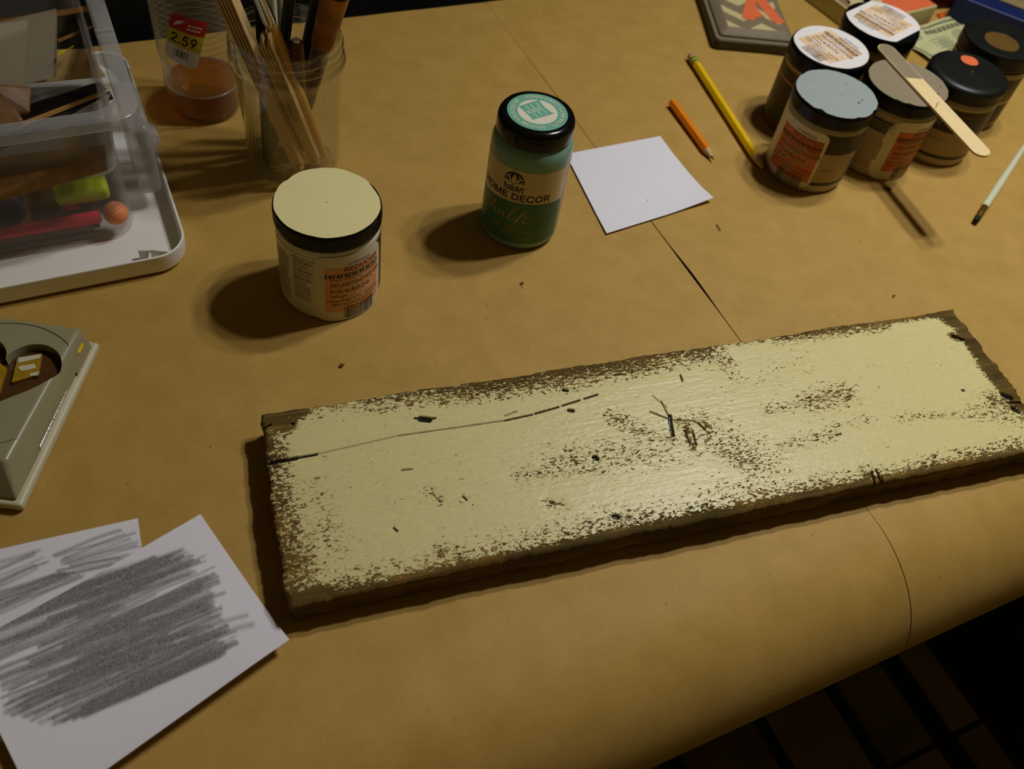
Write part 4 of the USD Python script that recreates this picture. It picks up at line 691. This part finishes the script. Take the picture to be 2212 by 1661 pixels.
tagpart('small_print', moved(small_print(0, 22, 0, .006, .026, 2, 6), (.0125, .0310, 0)), 'sticker_white', .0015, pt); tagpart('red_leaf', stroke([(.003, .0315), (.006, .0355), (.010, .0375)], [.0008, .003, .0006]), 'sticker_white', .0015, pt)

# ------------------------------------------------------------------ storage bins and their upturned lid
def rr_loop(u0, v0, u1, v1, r, n=10):
    x = sg.box(u0 + r, v0 + r, u1 - r, v1 - r); return np.array(x.buffer(r, quad_segs=n).exterior.coords)[:-1][::-1]
def loft(loops, close=False):
    """loops: [(xy loop, z)] with equal counts."""
    n = len(loops[0][0]); v = np.vstack([np.c_[l, np.full(n, z)] for l, z in loops]); k = np.arange(n); f = []
    for i_ in range(len(loops) - 1):
        a0, b0 = i_ * n + k, i_ * n + (k + 1) % n; f += [np.c_[a0, b0, b0 + n], np.c_[a0, b0 + n, a0 + n]]
    m = trimesh.Trimesh(v, np.vstack(f), process=False)
    if close:
        for idx, flip in ((0, True), (len(loops) - 1, False)):
            c = trimesh.Trimesh(*(lambda q: (np.c_[q[0], np.full(len(q[0]), loops[idx][1])], q[1]))(trimesh.creation.triangulate_polygon(sg.Polygon(loops[idx][0]), engine='earcut')), process=False)
            m = join(m, c)
        m.merge_vertices(); trimesh.repair.fix_normals(m)
    return m
UL = -0.40                                                                         # the bins run on past the left edge of the picture
ld_ = Thing('bin_lid', 'upturned white plastic lid under the clear storage bins', 'lid', (0, 0, 0), TABLE_ROT)
Lo = lambda o, z, r=.022: (rr_loop(UL - .03 + o, .500 + o, .0375 - o, .76 - o, r - o), z)
ld_.add('tray', loft([Lo(.004, .0004), Lo(.0015, .0012), Lo(0, .004), Lo(-.0008, .0155), Lo(-.0004, .0166), Lo(.0008, .0168), Lo(.0016, .0160), Lo(.0022, .0050), Lo(.0040, .0034)], True), 'bin_lid_white', 40)
tabm = join(hull([(.006, .516, .0035), (.016, .512, .0035), (.016, .512, .012), (.006, .516, .0105)], .0011), hull([(.016, .512, .0035), (.030, .508, .0035), (.030, .508, .010), (.016, .512, .012)], .0011), hull([(.013, .514, .0035), (.008, .503, .0035), (.008, .503, .005), (.013, .514, .011)], .0010))
ld_.add('corner_rib', tabm, 'bin_lid_white', 40)
sb = Thing('storage_bin', 'lower clear plastic bin on the white lid, filled with bright craft things', 'bin', (0, 0, 0), TABLE_ROT)
def wall(u0, v0, u1, v1, r, z0, z1, flare, t=.0016):
    O = lambda o, z, k: (rr_loop(u0 - flare * k + o, v0 - flare * k + o, u1 + flare * k - o, v1 + flare * k - o, r), z)
    return loft([O(.006, z0, 0), O(.001, z0 + .001, 0), O(0, z0 + .004, 0), O(0, z1, 1), O(t, z1, 1), O(t, z0 + .005, 0), O(.006, z0 + .003, 0)], True)
sb.add('bin_wall', wall(UL, .5400, .0085, .735, .016, .0045, .0945, .0), 'bin_clear', 40)
sb.add('latch', moved(rbox(.016, .060, .058, .005), (.0255, .595, .017)), 'bin_frost', 40); sb.add('latch_knob', moved(hull([(0, -.008, 0), (0, .008, 0)], .0055, 16), (.034, .583, .055)), 'bin_frost', 40)
st = Thing('storage_tray', 'upper clear plastic tray nested in the lower bin, full of cards', 'tray', (0, 0, 0), TABLE_ROT)
st.add('tray_wall', wall(UL + .006, .546, .006, .725, .014, .056, .100, .006), 'bin_clear', 40)
R2 = lambda o, z: (rr_loop(UL - .018 + o, .538 + o, .0285 - o, .748 - o, .018), z)
st.add('rim', loft([R2(.010, .0955), R2(.001, .0956), R2(0, .0970), R2(-.0002, .1030), R2(.0012, .1046), R2(.009, .1048), R2(.0118, .1040), R2(.0125, .098)]), 'bin_frost', 40)
Rb = lambda o, z: (rr_loop(UL + .006 + o, .5460 + o, .006 - o, .725 - o, .014), z)
st.add('base_edge', loft([Rb(.0006, .0558), Rb(-.0006, .0562), Rb(-.0006, .0570), Rb(.0006, .0576)]), 'bin_frost', 40)
st.add('rim_notch', moved(rbox(.012, .004, .006, .001), (.022, .640, .1005)), 'bin_frost', 40); st.add('rim_notch', moved(rbox(.012, .004, .006, .001), (.022, .690, .1005)), 'bin_frost', 40)
# what the lower bin holds
def at_uv(px, py, z): p = at(px, py, z); return p @ E1, p @ EN
def content(name, label, cat, mesh, mat, smooth=35):
    m_ = mesh.copy(); m_.apply_transform(trimesh.transformations.rotation_matrix(TABLE_ROT, [0, 0, 1])); c = m_.bounds.mean(0); c[2] = m_.bounds[0, 2]
    t = Thing(name, label, cat, c); m_.apply_translation(-c); t.add('body', m_, mat, smooth); return t
def in_bin(px, py, z): p = at(px, py, z); return np.array([p @ E1, p @ EN, z])
content('marker', 'long red marker lying in the lower bin', 'marker', moved(rod([(-.20, 0), (-.20, .0040), (-.02, .0042), (-.016, .0047), (-.0005, .0044), (0, 0)], 20), in_bin(218, 467, .020)), 'toy_red')
content('foam_ball', 'orange ball in the near corner of the lower bin', 'ball', moved(trimesh.creation.icosphere(3, .0084), in_bin(250, 460, .022)), 'toy_orange', True)
content('plastic_case', 'lime green case in the lower bin', 'case', moved(rbox(.036, .026, .012, .004), in_bin(178, 418, .026)), 'toy_lime')
content('cardboard_piece', 'brown card strip under the red marker along the front of the lower bin', 'card', moved(rbox(.22, .006, .007, .001), in_bin(215, 510, .0105) + [-.112, .0105, 0]), 'card_brown')
content('plastic_case', 'dark navy case beside the lime case in the lower bin', 'case', moved(rbox(.05, .036, .022, .004), (-.085, .580, .0145)), 'toy_navy')
content('eraser', 'pink eraser behind the red marker in the lower bin', 'eraser', moved(rbox(.012, .007, .005, .0015), in_bin(152, 450, .022)), 'toy_pink')
content('cardboard_piece', 'dark card leaning at the back of the lower bin', 'card', moved(rbox(.34, .003, .040, .001), (-.20, .640, .012)), 'card_dark')
content('cardboard_piece', 'brown card lying in the bottom of the lower bin', 'card', moved(rbox(.36, .16, .002, .0008), (-.195, .63, .0085)), 'card_brown')
# what the tray holds: cards and packets leaning on each other
def leaf(name, label, corners, th, mat, cat='card', edge_mat=None):
    c = np.array([at(*k) for k in corners]); nrm = np.cross(c[1] - c[0], c[3] - c[0]); nrm /= np.linalg.norm(nrm)
    if nrm[2] < 0: nrm = -nrm
    t = Thing(name, label, cat, c.mean(0)); v = np.vstack([c, c - nrm * th]); f = [[0, 1, 2], [0, 2, 3], [4, 6, 5], [4, 7, 6]] + [x for k in range(4) for x in ([k, k + 4, (k + 1) % 4 + 4], [k, (k + 1) % 4 + 4, (k + 1) % 4])]
    m_ = trimesh.Trimesh(v, f, process=False); trimesh.repair.fix_normals(m_); t.add('card', m_, mat, False, world=True); return t
leaf('card', 'black glossy card with a bright edge, slanting across the tray', [(-60, 305, .064), (228, 190, .074), (215, 176, .082), (-60, 262, .082)], .0010, 'card_black')
leaf('card', 'orange card under the black card in the tray', [(-60, 318, .0635), (222, 206, .0700), (232, 190, .0735), (-60, 300, .0665)], .0008, 'card_orange')
leaf('card', 'lower black card in the tray, nearest the tray front', [(-60, 335, .0610), (245, 212, .0650), (236, 196, .0690), (-60, 315, .0625)], .0008, 'card_black')
leaf('card', 'brown card lying against the front wall of the tray', [(-60, 452, .0600), (232, 368, .0640), (226, 312, .0800), (-60, 345, .0800)], .001, 'card_brown')
leaf('card', 'narrow kraft strip slanting behind the tray front', [(20, 405, .0620), (222, 330, .0660), (222, 316, .0690), (20, 384, .0650)], .0008, 'card_kraft')
leaf('card', 'pale kraft card standing behind the others in the tray', [(0, 185, .070), (228, 165, .070), (190, 105, .085), (0, 110, .085)], .001, 'card_kraft')
leaf('card', 'dark card at the back of the tray', [(-40, 110, .070), (195, 112, .072), (190, 20, .088), (-40, 40, .088)], .001, 'card_dark')
leaf('card', 'grey-brown card standing upright behind the clear film', [(40, 180, .075), (122, 168, .075), (124, 28, .115), (62, 34, .115)], .001, 'card_gray')
leaf('plastic_film', 'clear plastic film sheet curling over the tray at the left edge', [(-50, 210, .088), (114, 168, .090), (122, 18, .125), (-50, 60, .125)], .0004, 'film', 'film')
leaf('card', 'white card behind the clear film at the left edge', [(-50, 206, .084), (50, 186, .085), (60, 42, .118), (-50, 60, .118)], .0008, 'card_white')
leaf('card', 'bright yellow paper sliver in the tray', [(124, 121, .092), (160, 99, .092), (158, 103, .090), (128, 112, .094)], .0006, 'card_yellow')
leaf('card', 'brown paper strip along the far rim of the tray', [(-30, 45, .100), (190, 12, .100), (188, 24, .099), (-30, 62, .099)], .0008, 'card_brown')
leaf('card', 'thin brown paper strip slanting in the tray', [(124, 84, .088), (200, 55, .090), (198, 60, .089), (126, 92, .087)], .0006, 'card_brown')
leaf('card', 'grey plastic packet in the tray near its right end', [(150, 250, .070), (225, 258, .060), (240, 200, .068), (180, 236, .066)], .0006, 'film')
content('paper_packet', 'crumpled brown paper packet at the left edge of the tray', 'packet', join(hull([(-.080, .585, .076), (-.046, .588, .078), (-.050, .602, .084), (-.075, .600, .090)], .003), hull([(-.062, .592, .082), (-.040, .596, .080), (-.036, .610, .086), (-.058, .606, .094)], .0025)), 'card_brown')

# ------------------------------------------------------------------ heart punch
q0, q1 = at(224, 746, .002), at(54, 1108, .002); ed = (q1 - q0); ed[2] = 0; PL = np.linalg.norm(ed); ed /= PL; er = np.array([-ed[1], ed[0], 0])     # ed: towards the viewer along the right side; er: to the right
PM = frame([q1[0], q1[1], 0], er, (0, 0, 1))                                        # local x to the right, y away from the viewer
HP = Thing('paper_punch', 'grey heart-shaped paper punch on a cream base', 'paper punch', M=PM); PW = 0.120
HP.add('base_plate', hull([(-PW + .003, .004, .0022), (-.0035, .0035, .0022), (-.0035, PL - .0035, .0022), (-PW + .003, PL - .003, .0022), (-PW + .003, .004, .0048), (-.0035, .0035, .0048), (-.0035, PL - .0035, .0048), (-PW + .003, PL - .003, .0048)], .0020, 12), 'punch_cream', 40)
bt, tp = .0082, .0262
low = [(-PW + .006, .0075), (-.0060, .0060), (-.0050, PL - .0075), (-PW + .006, PL - .0075)]; hi = [(-PW + .016, .026), (-.0135, .0200), (-.0098, PL - .0105), (-PW + .016, PL - .0105)]
body = mf.Manifold.batch_hull([mf.Manifold.sphere(.0012, 16).translate([x, y, bt]) for x, y in low] + [mf.Manifold.sphere(.0042, 28).translate([x, y, tp - .0042]) for x, y in hi])
def to_local(px, py, z): p = HP.inv @ np.array([*at(px, py, z), 1]); return p[:2]
notch, lobe = to_local(12, 774, tp), to_local(126, 800, tp)
hw = abs(lobe[0] - notch[0]) * 1.0
tt = np.linspace(0, 2 * np.pi, 90); hx_ = 16 * np.sin(tt) ** 3; hy_ = 13 * np.cos(tt) - 5 * np.cos(2 * tt) - 2 * np.cos(3 * tt) - np.cos(4 * tt)
HS = hw / 16; heart = np.c_[hx_ * HS, (hy_ - 5) * HS] + [notch[0], notch[1]]
hp_ = sg.Polygon(heart).buffer(0)
cut = mf.Manifold.extrude(mf.CrossSection([np.asarray(hp_.exterior.coords)[:-1]], mf.FillRule.EvenOdd), .02).translate([0, 0, tp - .0066])
gr = sg.Point(notch[0], notch[1] - 9 * HS).buffer(hw * 1.42, 48).boundary.buffer(.00045)
groove = mf.Manifold.extrude(mf.CrossSection([np.asarray(gr.exterior.coords)[:-1]] + [np.asarray(h.coords)[:-1] for h in gr.interiors], mf.FillRule.EvenOdd), .004).translate([0, 0, tp - .0006])
slot = mf.Manifold.cube([.006, PL * .46, .0045]).translate([-.0085, PL * .30, .0064])
HP.add('punch_body', body - cut - groove - slot, 'punch_gray', 25, label='glossy grey upper body')
HP.add('die_floor', slab(hp_.buffer(.0012), .0008, tp - .0068), 'punch_brown', 30, label='brown die seen through the heart opening')
def hpart(nm, rel, mat, z, th=.002):
    HP.add(nm, slab(sg.Polygon([(notch[0] + a * HS, notch[1] + b * HS) for a, b in rel]).intersection(hp_), th, z), mat, 30)
hpart('die_spring', [(2, 2), (8, 5), (10, -3), (4, -7)], 'punch_amber', tp - .0060); hpart('die_plate', [(-16, 8), (0.5, -2), (2.5, -14), (-14, -10)], 'punch_amber', tp - .0060, .002)
hpart('paper_scrap', [(2.2, 2.2), (8, 4.6), (8.2, 3), (3, 0.2)], 'card_white', tp - .0040, .0004); hpart('paper_scrap', [(3.4, -1.2), (7.6, .8), (8.6, -.8), (5, -2.6)], 'card_white', tp - .0040, .0004); hpart('paper_scrap', [(7.8, -3), (10, -1.8), (10, -3.4), (8, -4)], 'card_white', tp - .0040, .0004)
HP.add('blade_strip', moved(rbox(.003, PL * .44, .0030, .0006), (-.0062, PL * .53, .0070)), 'chrome', 30, label='shiny metal strip in the side slot')
yd = to_local(203, 728, .018); HP.add('yellow_mark', moved(hull([(0, -.0028, 0), (0, .0028, 0)], .0022, 14), (-.0064, PL - .0170, .0170)), 'punch_yellow', 40, label='small yellow dot')
HP.add('front_grip', moved(hull([(-.05, 0, 0), (-.030, 0, 0), (-.030, .006, .006), (-.05, .006, .006)], .0016), (0, .0072, .011)), 'punch_dark', 40)

# ------------------------------------------------------------------ monogram plaque, block sign and the things behind the jars
pc = at(1540, 104, 0.001); prx = at(1700, 119, .001) - pc; prx /= np.linalg.norm(prx); PT = 0.0185
PQ = Thing('wood_plaque', 'grey chevron plaque with a coral letter A', 'plaque', M=frame([pc[0], pc[1], 0], prx, (0, 0, 1))); pw, pl = 0.088, 0.135
def lay(o, z, r=.006): return (rr_loop(o, o, pw - o, pl - o, max(r - o * .3, .001)), z)
PQ.add('plaque_base', loft([lay(.0012, 0), lay(0, .001), lay(0, .0085), lay(.0010, .0100), lay(.0030, .0106), lay(.0042, .0106)], True), 'plaque_dark', 40)
PQ.add('plaque_edge', loft([lay(.0018, .0100), lay(.0010, .0102), lay(.0014, .0110), lay(.0034, .0112)], True), 'chevron_gray', 40)
PQ.add('plaque_face', loft([lay(.0052, .0106), lay(.0052, .0135), lay(.0060, .0145), lay(.0100, .0170), lay(.0128, PT), lay(.0140, PT)], True), 'chevron_gray', 30)
fx0, fy0, fx1, fy1 = .0134, .0134, pw - .0134, pl - .0134; fw_ = fx1 - fx0; rowsc = []
for r_ in range(5):
    y0 = fy0 - .017 + r_ * .0300; n2 = 3.2; pts = [(fx0 + fw_ * k / n2, y0 + (0.0165 if k % 2 == 0 else 0)) for k in range(5)]
    pts2 = [(x, y + .0130) for x, y in pts[::-1]]; rowsc.append(sg.Polygon(pts + pts2))
chv = unary_union(rowsc).intersection(sg.box(fx0, fy0, fx1, fy1)); PQ.add('chevron_stripes', slab(chv, .0002, PT), 'chevron_cream', 30)
on_plaque = lambda x, y: tuple((PQ.inv @ np.array([*at(x, y, PT), 1]))[:2])
letter = unary_union([sg.Polygon([on_plaque(*p) for p in q_]) for q_ in ([(1616, -60), (1611, 0), (1602, 36), (1607, 42), (1629, 45), (1632, 38), (1653, 37), (1634, 20), (1631, 0), (1628, -60)], [(1622, -60), (1628, 0), (1670, 48), (1683, 52), (1695, 50), (1654, 0), (1630, -60)])])
PQ.add('monogram_letter', slab(letter, .0004, PT + .0001), 'coral_paint', 30, label='coral painted letter A')

bc = np.array([0.2940, 0.9580, 0]); bdx = np.array([0.77, 0.64, 0]); bdx /= np.linalg.norm(bdx)
BK = Thing('block_sign', 'coral-topped cream wooden block behind the white-labelled jars', 'sign', M=frame(bc, bdx, (0, 0, 1)))
BK.add('block', moved(rbox(.114, .118, .0200, .0014), (.057, .059, 0)), 'chevron_cream', 40); BK.add('painted_top', slab(rrect(.002, .002, .112, .116, .001), .0004, .0199), 'coral_paint', 30)
for k, (mt, x0_, x1_) in enumerate((('chevron_cream', .036, .046), ('chevron_gray', -.004, .014), ('chevron_cream', .058, .062))): BK.add('stripe', slab(sg.Polygon([(x0_, .114), (x1_, .114), (x1_ + .0, .040), (x0_ - .03, .002), (x0_ - .04, .002)]).intersection(sg.box(.0025, .0025, .1115, .1155)), .0003, .0202), mt, 30)
def box_thing(name, label, cat, corners, z, h, parts, r=.0015):
    c = [at(*p, z) for p in corners]; ex = c[1] - c[0]; W = np.linalg.norm(ex); D = np.linalg.norm(c[2] - c[1])
    ex /= W; t = Thing(name, label, cat, M=frame([*c[0][:2], 0], ex, (0, 0, 1)))
    return t, W, D
nb = at(2096, 62, .002); nd = at(2212, 108, .002) - nb; nd /= np.linalg.norm(nd)
NB = Thing('box', 'navy blue box with a beige lid at the top right corner', 'box', M=frame([*(nb + nd * -0.03)[:2], 0], nd, (0, 0, 1)))
NB.add('box_body', moved(rbox(.20, .12, .030, .002), (.10, .06, 0)), 'box_navy', 40); NB.add('lid_panel', moved(rbox(.20, .10, .002, .0006), (.10, .075, .030)), 'box_beige', 40)
NB.add('small_print', moved(small_print(0, 200, 0, .012, .05, 2, 33), (.02, .040, .0322)), 'print_gray', True)
kb = at(2012, 22, .002); kd = at(2098, 16, .002) - kb; kd /= np.linalg.norm(kd)
KB = Thing('box', 'black-topped dark maroon box behind the coral block', 'box', M=frame([*kb[:2], 0], kd, (0, 0, 1)))
KB.add('box_body', moved(rbox(.048, .09, .022, .0015), (.024, .05, 0)), 'box_maroon', 40); KB.add('lid_panel', moved(rbox(.050, .092, .006, .0015), (.024, .05, .022)), 'box_black', 40)
def flat_card(name, label, cat, pxs, mat, border=None, z=.0006, bw=.003):
    c = [at(x, y, z) for x, y in pxs]; o = np.mean(c, 0); t = Thing(name, label, cat, (o[0], o[1], 0)); P = sg.Polygon([(p - o)[:2] for p in c])
    t.add('card', slab(P, .0006, 0.0002), border or mat, 30)
    if border: t.add('panel', slab(P.buffer(-bw, join_style=2), .0002, .0008), mat, 30)
    return t, P
fc, P = flat_card('game_card', 'amber card with red border beside the banknote', 'card', [(2023, 30), (2074, 22), (2090, 38), (2041, 52)], 'card_amber', 'card_red')
fc.add('printed_lines', moved(flat(unary_union([sg.LineString([(-.014, y), (.014, y)]).buffer(.0003) for y in np.linspace(-.006, .006, 6)]).intersection(P.buffer(-.004))), (0, 0, .00105)), 'print_deep_orange', True)
flat_card('red_card', 'small bright red card against the navy box', 'card', [(2058, 20), (2086, 10), (2086, 26), (2064, 24)], 'card_red', z=.003)
# banknote, creased
b1 = np.array([0.452, 1.084]); bdir = np.array([-.755, -.655]); bdir /= np.linalg.norm(bdir); bn = np.array([.655, -.755]); bn /= np.linalg.norm(bn)
BN = Thing('banknote', 'creased green banknote lying among the sample jars', 'banknote', (*(b1 + bdir * .078 + bn * .033), 0))
def crease(s, u): return .0012 + .0016 * np.abs(np.sin(s * 9.0 + u * 2.2)) + .0030 * np.clip(.22 - u, 0, 1) * 4 * (0.6 + .4 * np.sin(s * 6)) + .0016 * np.abs(np.sin(u * 7 - s * 3))
def bfn(s, u): p = b1[None] + bdir[None] * (s * .156)[:, None] + bn[None] * (u * .066)[:, None]; return np.c_[p, crease(s, u)]
v, f = grid(70, 34, bfn); f = f[:, ::-1] if trimesh.Trimesh(v, f, process=False).face_normals[:, 2].mean() < 0 else f
BN.add('note', (v, f), 'bill_green', True, world=True)
def bprint(nm, poly, mat, off, kind=None, edge=.006):
    m_ = flat(poly); vv, ff = trimesh.remesh.subdivide_to_size(m_.vertices, m_.faces, edge, max_iter=10); s, u = vv[:, 0] / .156, vv[:, 1] / .066; p = bfn(s, u); p[:, 2] += off
    m_ = trimesh.Trimesh(p, ff, process=False); 
    if m_.face_normals[:, 2].mean() < 0: m_.invert()
    BN.add(nm, m_, mat, True, world=True, kind=kind)
for q_ in ((.005, .0037, .151, .0063), (.005, .0597, .151, .0623), (.0037, .005, .0063, .061), (.1497, .005, .1523, .061)): bprint('border', sg.box(*q_), 'bill_ink', .0003)
for q_ in ((.007, .008, .026, .020), (.130, .008, .149, .020), (.007, .047, .026, .058), (.130, .047, .149, .058)): bprint('corner_ornament', sg.box(*q_), 'bill_shade', .0003)
bprint('title_band', unary_union([sg.box(.032 + k * .0075, .010, .0375 + k * .0075, .016) for k in range(12)]), 'bill_ink', .0003, 'stuff'); bprint('portrait_oval', sa.scale(sg.Point(.078, .036).buffer(.014, 24), .85, 1.15), 'bill_shade', .0003); bprint('seal', sg.Point(.112, .038).buffer(.009, 20), 'bill_shade', .00034)
bprint('fine_lines', unary_union([sg.box(.034, y, .060, y + .0006) for y in np.linspace(.024, .050, 8)] + [sg.box(.098, y, .128, y + .0006) for y in np.linspace(.026, .052, 6)]), 'bill_ink', .0004, 'stuff', .012)

# ------------------------------------------------------------------ crumbs on the paper
for px_, py_, s_, lab in ((1127, 613, .0011, 'tiny brown wood crumb below the green bottle'), (738, 790, .0013, 'tiny brown wood crumb left of the board, below the cream-lidded jar'), (1930, 640, .0010, 'tiny curled wood crumb behind the right end of the board')):
    p = at(px_, py_, 0); t = Thing('wood_crumb', lab, 'crumb', (p[0], p[1], 0)); m_ = trimesh.creation.icosphere(2, s_); m_.vertices *= [1.3, .7, .5]; m_.vertices += .35 * s_ * (meshkit.noise(m_.vertices * 1600, 3)[:, None] - .5); m_.apply_translation([0, 0, -m_.bounds[0, 2] + .0001]); t.add('crumb', m_, 'crumb', False)
    t.add('splinter', moved(hull([(0, 0, .0006), (s_ * 1.4, s_ * .9, .0012)], .0003, 6), (0, 0, 0)), 'crumb', False)
p = at(1916, 409, 0); t = Thing('paint_chip', 'tiny black paint chip in front of the grey-lidded jar', 'paint chip', (p[0], p[1], 0)); t.add('chip', slab(sg.Polygon([(-.0038, .0012), (.0032, .0022), (.0038, .0004), (.0018, -.0026), (.0002, -.0008)]), .0008, .0002), 'paint_chip', False)
p, q = at(1548, 486), at(1556, 498); t = Thing('splinter', 'thin dark splinter on the paper between the white square and the board', 'splinter', (p[0], p[1], 0)); t.add('sliver', hull([(0, 0, .0006), (*(q - p)[:2], .0006)], .00045, 8), 'crumb')
